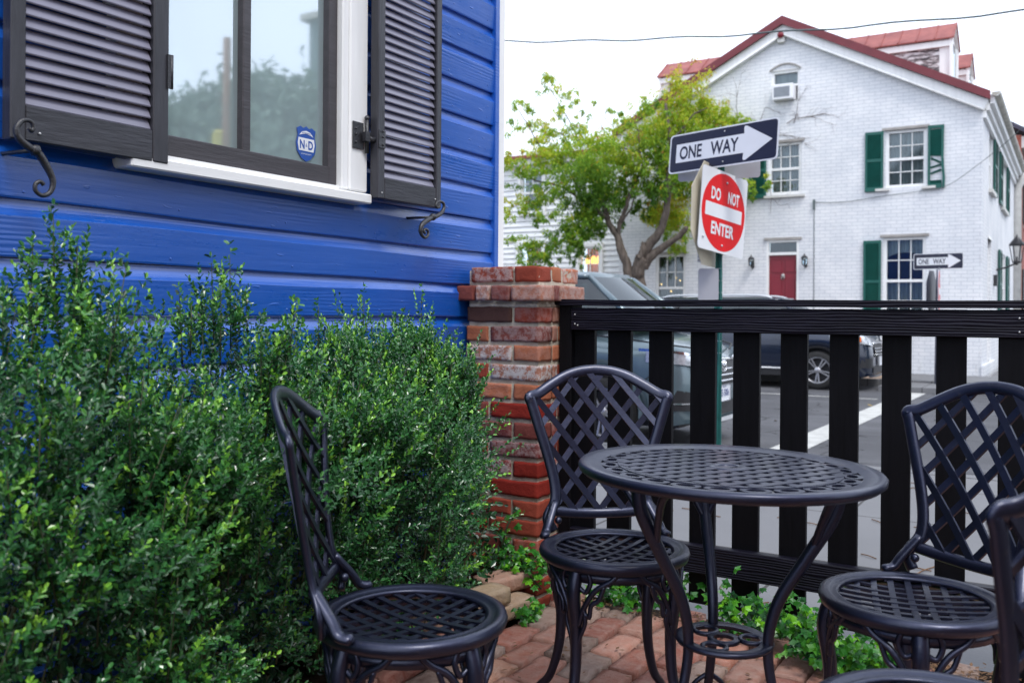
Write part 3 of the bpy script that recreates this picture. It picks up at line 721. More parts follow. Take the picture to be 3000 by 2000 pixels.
def place(root, c, f, label):
    root.location = (c[0], c[1], 0); root.rotation_euler = (0, 0, math.atan2(f[1], f[0])-math.pi/2)
    root['label'] = label; root['group'] = 'bistro chairs around the patio table'
ch0 = make_chair()
def wdir(a, b): v = rt*a+fw*b; return (v.x, v.y)
others = [copy_tree(ch0) for _ in range(3)]
place(ch0, (-1.005, 2.150), wdir(.10, -.99), 'black metal bistro chair in front of the brick pillar and fence, behind the table')
place(others[0], (-1.125, 1.46), wdir(1, .05), 'black metal bistro chair seen edge-on against the green shrubs')
place(others[1], (-.29, 2.12), wdir(-.9, -.44), 'black metal bistro chair on the right with sidewalk showing through its lattice back')
place(others[2], tuple((rt*.645+fw*1.37)[:2]), wdir(-.50, .87), 'blurred black metal bistro chair nearest the camera, cut off at the lower right')

# ================================================================== TABLE
TILT = R(1.0)
tb = thing('bistro_table', 'round black cast metal bistro table with openwork top and small ring shelf', 'table', (-.665, 1.985, 0))
tz = .708; tr_ = .326
g = MB(); g.lathe([(tr_-.045, tz-.006), (tr_-.02, tz-.002), (tr_, tz), (tr_+.006, tz-.006), (tr_+.004, tz-.016), (tr_-.006, tz-.024), (tr_-.014, tz-.022), (tr_-.014, tz-.012), (tr_-.045, tz-.012), (tr_-.045, tz-.006)], 64)
top = g.build('tabletop', M_CAST, tb); top.parent = tb
g = MB(); r0 = tr_-.09
for k in range(24):       # scroll band
    a = 2*math.pi*k/24; rm = tr_-.066; c = Vector((math.cos(a)*rm, math.sin(a)*rm, tz-.008))
    P = [c+Vector((math.cos(t_)*.018*math.cos(a)-math.sin(t_)*.026*math.sin(a), math.cos(t_)*.018*math.sin(a)+math.sin(t_)*.026*math.cos(a), 0)) for t_ in [i*2*math.pi/12 for i in range(12)]]
    g.tube(P, .0085, 4, closed=True, flat=.4, up=(0, 0, 1))
for rr in (r0,): g.tube([(math.cos(i*math.pi/30)*rr, math.sin(i*math.pi/30)*rr, tz-.007) for i in range(60)], .011, 4, closed=True, flat=.4, up=(0, 0, 1))
for sgn in (1, -1):
    an = R(20)+(R(45) if sgn > 0 else R(-45)); d = Vector((math.cos(an), math.sin(an), 0)); nr = Vector((-d.y, d.x, 0))
    for k in range(-6, 7):
        off = k*.038; 
        if abs(off) > r0*.98: continue
        hl = math.sqrt(r0*r0-off*off); a = nr*off-d*hl; b = nr*off+d*hl; z = Vector((0, 0, tz-.007+(.0012 if sgn > 0 else 0)))
        g.tube([a+z, a.lerp(b, .5)+z, b+z], .0145, 4, flat=.26, up=(0, 0, 1))
g.lathe([(.022, tz-.010), (.022, tz-.002), (.04, tz-.002), (.044, tz-.006), (.04, tz-.012), (.022, tz-.010)], 20)
g.build('top_lattice', M_CAST, tb).parent = tb
sz = .325
for k, a in enumerate((R(205), R(-22), R(92))):
    dv = rt*math.cos(a)+fw*math.sin(a); g = MB()
    P = [dv*.235+Vector((0, 0, tz-.02)), dv*.225+Vector((0, 0, .62)), dv*.17+Vector((0, 0, .52)), dv*.115+Vector((0, 0, .42)), dv*.095+Vector((0, 0, sz)), dv*.11+Vector((0, 0, .22)), dv*.15+Vector((0, 0, .12)), dv*.22+Vector((0, 0, .04)), dv*.255+Vector((0, 0, .008))]
    Q = smooth_path(P, 5); n = len(Q); g.tube(Q, [.0165-.006*min(1, i/n*1.5) for i in range(n)], 8)
    sdv = Vector((-dv.y, dv.x, 0))
    for sg in (-1, 1):
        g.tube(smooth_path([dv*.185+Vector((0, 0, .545)), dv*.205+sdv*sg*.035+Vector((0, 0, .61)), dv*.225+sdv*sg*.08+Vector((0, 0, .665)), dv*.232+sdv*sg*.13+Vector((0, 0, tz-.022))], 4), .009, 6)
        g.tube(smooth_path([dv*.12+Vector((0, 0, .20)), dv*.125+sdv*sg*.035+Vector((0, 0, .17)), dv*.15+sdv*sg*.03+Vector((0, 0, .12))], 4), .006, 6)
    g.build('leg', M_CAST, tb).parent = tb
g = MB(); g.lathe([(.080, sz), (.100, sz+.003), (.109, sz-.002), (.104, sz-.010), (.080, sz-.008), (.080, sz)], 32)
g.lathe([(.022, sz), (.036, sz), (.036, sz-.008), (.022, sz-.008), (.022, sz)], 20)
for k in range(3):
    a = R(30+120*k); c = Vector((math.cos(a)*.062, math.sin(a)*.062, sz-.003))
    g.tube([c+Vector((math.cos(t_*math.pi/8)*.026, math.sin(t_*math.pi/8)*.026, 0)) for t_ in range(16)], .006, 6, closed=True)
g.build('ring_shelf', M_CAST, tb).parent = tb

tb.rotation_euler = (Matrix.Rotation(TILT, 3, fw)).to_euler(); tb.location.z = .004
# ================================================================== PLANTING
# edging bricks: each can be lifted away
eb = []
def edge_brick(c, d, rz, col, label, bl=0):
    g = MB(); g.c = (*col, bl); soft_brick(g, (0, 0, 0), d, 0, (8, 5, 4), .005, .0028, .0)
    o = g.build('edging_brick', M_PATIO); o.location = c; o.rotation_euler = (R(random.uniform(-3, 3)), R(random.uniform(-3, 3)), rz)
    tag(o, label, 'brick', 'loose bricks edging the planting bed'); return o
edge_brick((-1.690, 2.57, .088), (.20, .095, .055), R(78), (.36, .25, .14), 'tan brick at the near end of the upper edging row, below the pillar')
edge_brick((-1.735, 2.78, .088), (.20, .10, .055), R(72), (.36, .19, .13), 'pinkish brick of the upper edging row, nearest the pillar')
edge_brick((-1.700, 2.36, .082), (.20, .095, .055), R(84), (.38, .22, .14), 'upper edging brick half hidden by the shrub, left of the tan one')
edge_brick((-1.665, 2.70, .027), (.20, .095, .055), R(84), (.34, .22, .13), 'lower edging brick under the pinkish one, beside the ivy')
edge_brick((-1.655, 2.485, .027), (.20, .095, .055), R(88), (.33, .15, .10), 'lower edging brick under the tan one')
for i, y in enumerate((2.27, 2.055, 1.84, 1.625)):
    edge_brick((-1.65, y, .027), (.20, .095, .06), R(90+random.uniform(-3, 3)), pal[i+1], ['low red edging brick seen under the left chair seat, farthest of four', 'low red edging brick under the left chair seat, second of four from the fence', 'low red edging brick under the left chair, third of four from the fence', 'low red edging brick under the left chair, nearest the camera of four'][i])
g = MB(); g.bb(-2.0, -1.70, -1, 2.88, -.03, .02); tag(g.build('planting_soil', M_SOIL), kind='structure')

def leaf_arrays(P, D, Nn, size, width, tint, fold=.18):
    # P base, D direction (unit), Nn normal-ish; 6 verts, one folded leaf = 2 quads (mid rib shared)
    n = len(P); Sd = np.cross(D, Nn); Sd /= np.linalg.norm(Sd, axis=1)[:, None]+1e-9; Nn = np.cross(Sd, D)
    L_ = size[:, None]; W_ = width[:, None]
    v = np.empty((n, 6, 3), 'f')
    v[:, 0] = P; v[:, 1] = P+D*L_*.45+Sd*W_*.42+Nn*W_*fold; v[:, 2] = P+D*L_*.85+Sd*W_*.30+Nn*W_*fold
    v[:, 3] = P+D*L_; v[:, 4] = P+D*L_*.85-Sd*W_*.30+Nn*W_*fold; v[:, 5] = P+D*L_*.45-Sd*W_*.42+Nn*W_*fold
    b = (np.arange(n)*6)[:, None]; F = np.concatenate([b+np.array([[0, 1, 2, 3]]), b+np.array([[0, 3, 4, 5]])], 1).reshape(-1, 4)
    return v.reshape(-1, 3), F, np.repeat(tint, 6)
def unit(a): return a/(np.linalg.norm(a, axis=1)[:, None]+1e-9)
def shoots(B, D, Ls, tipt, leafL=.0122, pitch=.0046, rs=rng):
    """arrays of shoots -> leaf arrays; B base, D dir, Ls length, tipt how fresh its tip is"""
    VP, VD, VN, VS, VT, = [], [], [], [], []
    for b, d, l, tp in zip(B, D, Ls, tipt):
        n = max(4, int(l/pitch)); t = (np.arange(n)+rs.random(n)*.6)/n
        bend = rs.normal(0, .12, 3)
        pos = b+np.outer(t*l, d)+np.outer((t*t)*l, bend)
        a = t*n*2.4+rs.random()*6; u = np.cross(d, [.3, .2, .9]); u /= np.linalg.norm(u)+1e-9; w = np.cross(d, u)
        rad = np.outer(np.cos(a), u)+np.outer(np.sin(a), w)
        op = .95-.5*t**2+rs.normal(0, .15, n)
        dd = unit(rad*op[:, None]+d*(.35+.5*t)[:, None]+rs.normal(0, .12, (n, 3)))
        VP.append(pos); VD.append(dd); VN.append(unit(d[None, :]*1.0-rad*.2+rs.normal(0, .25, (n, 3))+np.array([0, 0, .35])))
        VS.append(leafL*(.85+.4*rs.random(n))*(1-.35*t**4)); VT.append(np.clip(tp*(t**2.2)+rs.normal(.20, .11, n), 0, 1))
    return tuple(np.concatenate(x) for x in (VP, VD, VN, VS, VT))
# top silhouette of the hedge (survey px / .784)
SIL = [(-80, 700), (0, 700), (60, 660), (110, 570), (150, 580), (180, 690), (225, 850), (290, 880), (350, 850), (400, 780), (450, 690), (490, 640), (540, 640), (575, 780), (610, 870), (650, 830), (700, 770), (740, 745), (780, 760), (830, 730), (880, 770), (940, 740), (970, 720), (1010, 790), (1050, 850), (1090, 930), (1110, 980)]
def sil_pts(xc):
    P = [onX(x/.784, (y+42)/.784, xc) for x, y in SIL]; return [p.y for p in P], [p.z for p in P]
SY, SZs = sil_pts(-1.68)
def ztop(y): return float(np.interp(y, SY, SZs))-.02-.10*max(0., noise.noise(Vector((y*5.5, 3.1, 0)))*2)
def nz(p, s, o=0): return noise.noise(Vector((p[0]*s+o, p[1]*s, p[2]*s)))
def bad(x, y, z):
    return x > -1.26 or x/y > (-.672 if z > .5 else -.70 if z > .25 else -.745) or (z < .22 and x > -1.62-(.22-z)*.4) or (z < .62 and 1.15 < y < 1.85 and x > -1.40)
def shrub(name, yc, yr, n_out, label, seed):
    rs = np.random.default_rng(seed); B, D, Ls, T = [], [], [], []
    cnt = 0
    while cnt < n_out:
        y = yc+rs.uniform(-1, 1)*yr; th = rs.uniform(-.55, 1.5)    # angle up the bulging profile
        zt = ztop(y)
        zc2 = .52*zt; rz_ = zt-zc2
        bul = .54*math.cos(min(abs(y-2.9), 1)*0)*(1 if y < 2.25 else max(.35, 1-(y-2.25)*1.05))
        if y < 1.45: bul *= .95
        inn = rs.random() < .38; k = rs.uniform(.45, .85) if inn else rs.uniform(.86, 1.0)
        x = -1.86+bul*max(0, math.cos(th))*k; z = zc2+(rz_ if th > 0 else zc2*.95)*math.sin(th)*k*(.97 if th > 0 else 1.2)
        if z < .04: continue
        p = (x, y, z)
        lump = nz(p, 5.5)+.6*nz(p, 13, 9)
        if not inn and lump < -.08+rs.normal(0, .06): continue
        if inn and lump < -.45: continue
        x += lump*.15; z += lump*.06
        d = Vector((max(0, math.cos(th))*.75, rs.normal(0, .28), .55+max(0, math.sin(th))*.7)); d += Vector(rs.normal(0, .22, 3)); d.normalize()
        if bad(x, y, z): continue
        # keep clear of the chair backs
        l = rs.uniform(.05, .10) if inn else rs.choice([rs.uniform(.05, .09), rs.uniform(.10, .17)], p=[.72, .28])
        if x < -1.955: x = -1.95
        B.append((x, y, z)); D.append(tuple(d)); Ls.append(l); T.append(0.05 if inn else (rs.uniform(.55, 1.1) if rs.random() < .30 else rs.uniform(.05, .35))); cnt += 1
    return B, D, Ls, T, rs
SPR = [  # long leaders poking above the mass: (x_px, y_top_px, y_base_px, plane X)
    (122, 488, 660, -1.62), (75, 560, 680, -1.62), (178, 565, 690, -1.60), (70, 655, 760, -1.6), (170, 655, 760, -1.58), (5, 680, 800, -1.62), (262, 722, 840, -1.60), (220, 745, 860, -1.57), (345, 738, 850, -1.65),
    (412, 676, 800, -1.66), (486, 603, 760, -1.66), (528, 592, 760, -1.67), (565, 683, 790, -1.66), (440, 700, 790, -1.62), (508, 668, 800, -1.6), (645, 772, 870, -1.68), (680, 770, 880, -1.65), (732, 702, 820, -1.72), (765, 742, 850, -1.7), (836, 683, 800, -1.74), (855, 745, 830, -1.7), (880, 738, 840, -1.72), (800, 745, 850, -1.7),
    (968, 680, 800, -1.76), (930, 760, 850, -1.72), (995, 745, 850, -1.74), (1030, 790, 900, -1.74), (1060, 845, 940, -1.72), (1085, 880, 960, -1.72)]
for k in range(64):
    SPR.append((random.uniform(20, 1050), 0, 0, random.uniform(-1.62, -1.4)))
SPR2 = [(1130, 945, 985, 1085, -1.64), (1145, 1078, 1090, 1150, -1.60), (220, 1240, 170, 1420, -1.35), (415, 1270, 400, 1420, -1.35), (600, 1210, 590, 1330, -1.35), (660, 1330, 640, 1480, -1.38), (420, 1090, 410, 1200, -1.42), (800, 1085, 760, 1170, -1.5), (470, 1480, 440, 1600, -1.3), (530, 1490, 520, 1600, -1.36), (250, 1215, 230, 1300, -1.33), (700, 960, 690, 1060, -1.5), (15, 1080, 25, 1200, -1.35)]
specs = [('leftmost holly shrub of the row, its tallest shoot rising under the left shutter', .80, .46), ('holly shrub under the middle of the window, with twin pointed shoots', 1.42, .36), ('holly shrub right behind the tilted chair back', 1.98, .34), ('dense rounded holly shrub beside the brick pillar', 2.46, .30)]
spr_assign = {0: [], 1: [], 2: [], 3: []}
def which(y): return int(np.argmin([abs(y-s[1]) for s in specs]))
for (x, yt, yb, X_) in SPR:
    if yt == 0:
        p = onX(x/.784, 800, X_); zt = ztop(p.y)*random.uniform(.55, 1.0); top_ = Vector((X_, p.y, zt+.06)); bot = Vector((X_-.03, p.y+random.uniform(-.03, .03), zt-.10))
    else: top_ = onX(x/.784, yt/.784, X_); bot = onX((x+random.uniform(-6, 6))/.784, yb/.784, X_-.02)
    spr_assign[which(top_.y)].append((bot, top_))
for (x, yt, xb, yb, X_) in SPR2:
    top_ = onX(x/.784, yt/.784, X_); bot = onX(xb/.784, yb/.784, X_-.06); spr_assign[which(top_.y)].append((bot, top_))
for i, (lab, yc, yr) in enumerate(specs):
    root = thing('holly_shrub', lab, 'shrub', (-1.8, yc, 0), 0, 'clipped holly shrubs along the blue wall')
    B, D, Ls, T, rs = shrub('s', yc, yr, (1500, 1500, 1700, 1700)[i], lab, 11+i)
    stem = MB()
    plumes = []; tries = 0      # upright plumes that make up the visible surface
    while len(plumes) < (72, 66, 66, 60)[i] and tries < 9000:
        tries += 1; y = yc+rs.uniform(-1.05, 1.05)*yr; th = rs.uniform(-.5, 1.35); zt = ztop(y); zc2 = .52*zt
        bul = .56*(1 if y < 2.25 else max(.35, 1-(y-2.25)*1.05)); x = -1.86+bul*math.cos(th)*rs.uniform(.86, 1.02)+.06*nz((y, th, 0), 4); z = zc2+((zt-zc2) if th > 0 else zc2*.95)*math.sin(th)*.97
        l = rs.uniform(.11, .24); v = Vector((.30*max(0, math.cos(th))+rs.normal(0, .10), rs.normal(0, .20), 1)).normalized()*l
        b_ = Vector((x-.03, y, z-l*.55)); t_ = b_+v
        if b_.z < .03 or bad(t_.x+.03, t_.y, t_.z) or bad(b_.x+.04, b_.y, b_.z): continue
        if any((t_-q).length < .052 for _, q in plumes): continue
        plumes.append((b_, t_))
    for bot, top_ in spr_assign[i]+plumes:
        v = top_-bot; l = v.length
        B.append(tuple(bot)); D.append(tuple(v.normalized())); Ls.append(l*.97); T.append(1.0)
        stem.tube([bot-v*.3, bot, top_], [.002, .0016, .0008], 5)
        for k in range(int(l/.015)):
            f = (k+.5)/int(l/.022+1); a = rs.uniform(0, 6.28); sd_ = Vector((math.cos(a), math.sin(a), 0))
            B.append(tuple(bot+v*f*.9)); dd = (sd_*.8+Vector((0, 0, .75))).normalized(); D.append(tuple(dd)); Ls.append(rs.uniform(.03, .075)*(1.3-f)); T.append(rs.uniform(.4, 1))
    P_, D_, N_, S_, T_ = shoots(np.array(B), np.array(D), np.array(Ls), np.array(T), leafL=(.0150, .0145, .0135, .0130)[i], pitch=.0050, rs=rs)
    ni = 2600   # larger leaves against the wall, coloured dark to stand for inner shade
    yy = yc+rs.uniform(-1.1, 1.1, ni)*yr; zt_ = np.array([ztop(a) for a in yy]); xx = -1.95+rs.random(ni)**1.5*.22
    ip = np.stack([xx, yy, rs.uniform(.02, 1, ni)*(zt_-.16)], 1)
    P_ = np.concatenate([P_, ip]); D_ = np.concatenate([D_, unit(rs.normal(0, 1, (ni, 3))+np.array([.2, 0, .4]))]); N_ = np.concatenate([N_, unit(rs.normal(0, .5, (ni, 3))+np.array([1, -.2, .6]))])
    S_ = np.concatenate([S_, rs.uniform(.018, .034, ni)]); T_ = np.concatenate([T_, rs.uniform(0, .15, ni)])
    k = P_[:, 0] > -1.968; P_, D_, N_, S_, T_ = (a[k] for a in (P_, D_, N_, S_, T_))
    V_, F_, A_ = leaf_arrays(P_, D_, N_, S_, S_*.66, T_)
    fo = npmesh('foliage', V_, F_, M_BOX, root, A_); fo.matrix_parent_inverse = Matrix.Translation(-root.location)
    for k in range(14):
        y = yc+rs.uniform(-.6, .6)*yr; x = -1.84+rs.uniform(-.05, .2); zt = ztop(y)*rs.uniform(.45, .75)
        stem.tube(smooth_path([(-1.84, yc+(y-yc)*.3, 0), (-1.84+(x+1.84)*.5, yc+(y-yc)*.7, zt*.5), (x, y, zt)], 4), [.008*(1-j/8.5)+.001 for j in range(9)], 6)
    st = stem.build('stems', M_STEM, root); st.matrix_parent_inverse = Matrix.Translation(-root.location)

# ivy: five-lobed leaves
def ivy(name, pts, n, size, label, seed, spread):
    rs = np.random.default_rng(seed); V_, F_, A_ = [], [], []; o = 0
    lob = [(0, 0), (.55, -.15), (.45, .25), (.62, .5), (.25, .55), (0, 1.0), (-.25, .55), (-.62, .5), (-.45, .25), (-.55, -.15)]
    g = MB()
    for k in range(n):
        a, b = pts[rs.integers(len(pts)-1)], None; i = rs.integers(len(pts)-1); t = rs.random(); c = Vector(pts[i]).lerp(Vector(pts[i+1]), t)
        c += Vector((rs.normal(0, spread[0]), rs.normal(0, spread[1]), abs(rs.normal(0, spread[2]))+.012))
        s_ = size*rs.uniform(.6, 1.15); nrm = Vector((rs.normal(.1, .5), rs.normal(-.6, .5), 1)).normalized(); q = nrm.to_track_quat('Z', 'Y').to_matrix() @ Matrix.Rotation(rs.uniform(-1.2, 1.2)+math.pi, 3, 'Z')
        P_ = [c+q @ Vector((x*s_*.5, z*s_*.55, -.25*s_*abs(x)-.12*s_*z*z)) for x, z in lob]; ctr = c+q @ Vector((0, .35*s_*.55, .03*s_))
        V_ += [tuple(p) for p in P_]+[tuple(ctr)]; m_ = 10; tv = float(np.clip(rs.normal(.45, .28), 0, 1)); A_ += [tv]*11
        for j in range(0, 10, 2): F_.append((o+j, o+(j+1) % 10, o+(j+2) % 10, o+10))
        o += 11
    root = thing(name, label, 'ivy', tuple(Vector(pts[0])), 0, 'ivy creeping along the patio edge')
    f_ = npmesh('foliage', np.array(V_), np.array(F_), M_IVY, root, A_); f_.matrix_parent_inverse = Matrix.Translation(-root.location)
    g.tube(smooth_path([Vector(p)+Vector((0, 0, .008)) for p in pts], 4), .004, 5); q = g.build('vine', M_STEM, root); q.matrix_parent_inverse = Matrix.Translation(-root.location)
ivy('ivy_plant', [(-1.95, 2.84, .05), (-1.8, 2.86, .10), (-1.72, 2.84, .13), (-1.62, 2.86, .05)], 230, .048, 'dark green ivy at the foot of the brick pillar', 3, (.05, .03, .05))
ivy('ivy_plant', [(-1.78, 2.84, .18), (-1.75, 2.84, .27), (-1.73, 2.86, .30)], 9, .05, 'bright green ivy sprig climbing the pillar face', 4, (.012, .008, .02))
ivy('ivy_plant', [(-1.60, 2.80, .0), (-1.58, 2.70, .0), (-1.57, 2.64, 0)], 34, .055, 'small ivy tuft against the end of the edging bricks', 5, (.015, .03, .03))
ivy('ivy_plant', [(-1.50, 3.02, .0), (-1.38, 3.0, .0), (-1.24, 2.99, .02), (-1.16, 3.1, .05)], 190, .058, 'yellow-green ivy under the seat of the chair by the pillar', 6, (.04, .03, .06))
ivy('ivy_plant', [(-.98, 2.98, 0), (-.88, 2.93, .02), (-.78, 2.90, .05), (-.66, 2.85, .03)], 260, .062, 'bright ivy at the fence foot behind the ring shelf of the table', 7, (.04, .035, .055))
ivy('ivy_plant', [(-.72, 2.84, .02), (-.58, 2.76, .03), (-.46, 2.72, .03), (-.36, 2.70, 0)], 400, .060, 'dense ivy mound at the fence foot under the right chair', 8, (.04, .035, .055))
# litter
g = MB()
for k in range(1100):
    x = random.uniform(-1.55, .1); y = 2.98+random.gauss(0, .035) if random.random() < .7 else random.uniform(1.4, 3.0)
    s_ = random.uniform(.004, .014); a = random.uniform(0, 6.28); t_ = Vector((math.cos(a)*s_, math.sin(a)*s_, random.uniform(-.002, .004))); w = Vector((-t_.y, t_.x, 0))*.4; c = Vector((x, y, .008))
    g.add([c-t_, c+w, c+t_, c-w], [(0, 1, 2, 3)])
for k in range(46):
    c = Vector((random.uniform(-2.5, .3), random.uniform(3.5, 7.0), -.095)); a = random.uniform(0, 3.1); l_ = random.uniform(.03, .12); d_ = Vector((math.cos(a), math.sin(a), 0))*l_
    g.tube([c-d_, c+Vector((random.uniform(-.01, .01), random.uniform(-.01, .01), .004)), c+d_], .003, 4)
tag(g.build('leaf_litter', M_LEAFL), 'scattered brown leaf litter and twigs on the patio and sidewalk', 'leaf litter', kind='stuff')
g = MB()
for k in range(60):
    x = random.uniform(-9, -2); y = random.choice([random.gauss(18.0, .12), random.uniform(8, 18)]); s_ = random.uniform(.03, .06); a = random.uniform(0, 6.28)
    t_ = Vector((math.cos(a)*s_, math.sin(a)*s_, .01)); w = Vector((-t_.y, t_.x, 0))*.5; c = Vector((x, y, zr(y)+.012)); g.add([c-t_, c+w, c+t_, c-w], [(0, 1, 2, 3)])
tag(g.build('street_leaves', simple('yellow_fallen_leaf', (.45, .30, .04), .8)), 'yellow fallen leaves along the far gutter', 'fallen leaves', kind='stuff')

# ================================================================== SIGN POST
sp_ = thing('street_sign_post', 'green channel post carrying the large one way and red do not enter signs', 'sign post', (-2.25, 6.62, -.1))
def sgn_child(mb, name, mat, p=None):
    o = mb.build(name, mat); o.parent = p or sp_
    if p is None: o.matrix_parent_inverse = Matrix.Translation(-Vector(sp_.location))
    return o
def one_way(w, M, parent_fn, post_thing):
    k = w/.914
    g = MB(); g.prism(rrect(w, .305*k, .03*k), 0, .004, M); pl = g.build('one_way_sign', M_SWHITE); parent_fn(pl)
    g = MB(); g.prism(rrect(w-.022*k, .283*k, .024*k), -.0012, -.0002, M); q = g.build('black_field', M_SBLACK); q.parent = pl
    ar = [(-.395, .072), (.185, .072), (.182, .118), (.190, .128), (.205, .126), (.412, 0), (.205, -.126), (.190, -.128), (.182, -.118), (.185, -.072), (-.395, -.072)]
    g = MB(); g.prism([(x*k, z*k) for x, z in ar][::-1], -.0026, -.0014, M); q = g.build('arrow', M_SWHITE); q.parent = pl
    for tx, wd, dx in (('ONE', .195, -.265), ('WAY', .235, .025)): 
        q = text_mb(tx, wd*k, .104*k, M @ Matrix.Translation((dx*k, 0, 0)), .0034*max(k, 1), .022).build('lettering', M_SBLACK); q.parent = pl
    if k > .8:
        for zz in (.115, -.115): q = MB().sphere(M @ Vector((.02, -.003, zz)), .006, 6).build('bolt', M_RUNG); q.parent = pl
    return pl
def pf(o): o.parent = sp_; o.matrix_parent_inverse = Matrix.Translation(-Vector(sp_.location))
M1 = Matrix.Translation((-2.216, 6.545, 2.268)) @ Matrix.Rotation(-.231, 4, 'Z') @ Matrix.Rotation(-.14, 4, 'X') @ Matrix.Rotation(-.023, 4, 'Y')
one_way(.914, M1, pf, sp_)
M2 = Matrix.Translation((-2.20, 6.66, 1.79)) @ Matrix.Rotation(1.326, 4, 'Z') @ Matrix.Rotation(.005, 4, 'X') @ Matrix.Rotation(.105, 4, 'Y')
M2.translation = Vector((-2.788*.792, 8.307*.792, 1.05+.929*.792))
w2 = .762*.792
g = MB(); g.prism(rrect(w2, w2, .03), 0, .004, M2); dne = g.build('do_not_enter_sign', M_SWHITE); pf(dne)
g = MB(); g.prism([(math.cos(t*math.pi/24)*w2*.475, math.sin(t*math.pi/24)*w2*.475) for t in range(48)], -.0014, -.0003, M2); g.build('red_disc', M_SRED).parent = dne
g = MB(); g.prism(rrect(w2*.80, w2*.165, .004), -.0026, -.0015, M2); g.build('white_bar', M_SWHITE).parent = dne
for tx, wd, dx, dz in (('DO', .20, -.195, .20), ('NOT', .25, .195, .20), ('ENTER', .50, -.005, -.215)):
    text_mb(tx, wd*w2, .155*w2, M2 @ Matrix.Translation((dx*w2, 0, dz*w2)), .0034, .032).build('lettering', M_SWHITE).parent = dne
for v_ in ((.015, -.004, .225), (0, -.004, -.245), (-.25, -.004, -.215)): MB().sphere(M2 @ Vector(v_), .009, 6).build('bolt', M_RUNG).parent = dne
MS = Matrix.Translation((-2.31, 6.60, 1.775)) @ Matrix.Rotation(R(88), 4, 'Z') @ Matrix.Rotation(.05, 4, 'Y')
oc = [(math.cos(R(22.5+45*i))*.381/math.cos(R(22.5)), math.sin(R(22.5+45*i))*.381/math.cos(R(22.5))) for i in range(8)]
g = MB(); g.prism(oc, 0, .004, MS); q = g.build('stop_sign', M_SBACK); q['label'] = 'unpainted back of the octagonal sign'; pf(q)
MB3 = Matrix.Translation((-2.245, 6.70, 2.165)) @ Matrix.Rotation(.10, 4, 'Z') @ Matrix.Translation((-.05, 0, 0))
g = MB(); g.prism(rrect(.62, .22, .02), .02, .024, MB3); q = g.build('sign_back', M_SGREY); pf(q)
g = MB(); g.prism(rrect(.15, .24, .02), 0, .003, Matrix.Translation((-2.325, 6.59, 1.26)) @ Matrix.Rotation(.25, 4, 'Z')); q = g.build('small_plate', M_SGREY); pf(q)
MK = Matrix.Translation((-2.352, 6.50, 1.475)) @ Matrix.Rotation(.5, 4, 'Z')
g = MB(); g.prism(rrect(.052, .115, .003), 0, .002, MK); stk = g.build('sticker', M_SWHITE); pf(stk)
for i, t_ in enumerate(('OPEN', 'PARK', 'CITY', 'PARK')): text_mb(t_, .042, .016, MK @ Matrix.Translation((0, 0, .038-.026*i)), .001, .02).build('sticker_text', M_SBLACK).parent = stk
g = MB(); a0 = Vector((-2.300, 6.65, -.12)); a1 = Vector((-2.240, 6.63, 2.42)); n = 8
for off, wd in ((Vector((-.016, -.004, 0)), .006), (Vector((.022, -.004, 0)), .005), (Vector((.003, .022, 0)), .010)): g.tube([a0+off, a1+off], wd*1.3, 4)
g.box((a0+a1)/2+Vector((.003, .030, 0)), (.044, .006, 2.5)); pf(g.build('pole', M_POST))
g = MB()
for zz in (.75, .84, .93, 1.02, 1.11, 1.20, 1.29, 1.38): c = a0.lerp(a1, (zz+.12)/2.54); g.bb(c.x-.010, c.x+.032, c.y+.0, c.y+.006, zz-.0035, zz+.0035)
pf(g.build('rungs', M_RUNG))
fs_ = thing('street_sign_post', 'galvanised post with small one way sign in front of the white brick house', 'sign post', (-2.12, 18.05, -.2))
def pf2(o): o.parent = fs_; o.matrix_parent_inverse = Matrix.Translation(-Vector(fs_.location))
one_way(.856, Matrix.Translation((-2.247*.931, 19.388*.931, 1.05+1.025*.931)) @ Matrix.Rotation(-.2, 4, 'Z'), pf2, fs_)
g = MB(); g.tube([(-2.115, 18.09, -.25), (-2.09, 18.09, 2.15)], .032, 8); pf2(g.build('pole', M_GALV))
M4 = Matrix.Translation((-2.06, 17.98, 1.46)) @ Matrix.Rotation(R(94), 4, 'Z')
g = MB(); g.prism(rrect(.76, .76, .03), 0, .004, M4); q = g.build('do_not_enter_sign', M_SWHITE); pf2(q)
g = MB(); g.prism([(math.cos(t*math.pi/16)*.372, math.sin(t*math.pi/16)*.372) for t in range(32)], -.003, -.001, M4); g.build('red_disc', M_SRED).parent = q
g = MB(); g.prism(rrect(.6, .12, .004), -.006, -.004, M4); g.build('white_bar', M_SWHITE).parent = q
for tx, wd, dz in (('DO NOT', .56, .19), ('ENTER', .42, -.2)): text_mb(tx, wd, .11, M4 @ Matrix.Translation((0, 0, dz)), .008, .03).build('lettering', M_SWHITE).parent = q
M5 = Matrix.Translation((-2.20, 18.10, 1.46)) @ Matrix.Rotation(R(84), 4, 'Z')
g = MB(); g.prism([(x*1.0, z*1.0) for x, z in oc], 0, .004, M5); q = g.build('stop_sign', M_SBLACK); pf2(q)

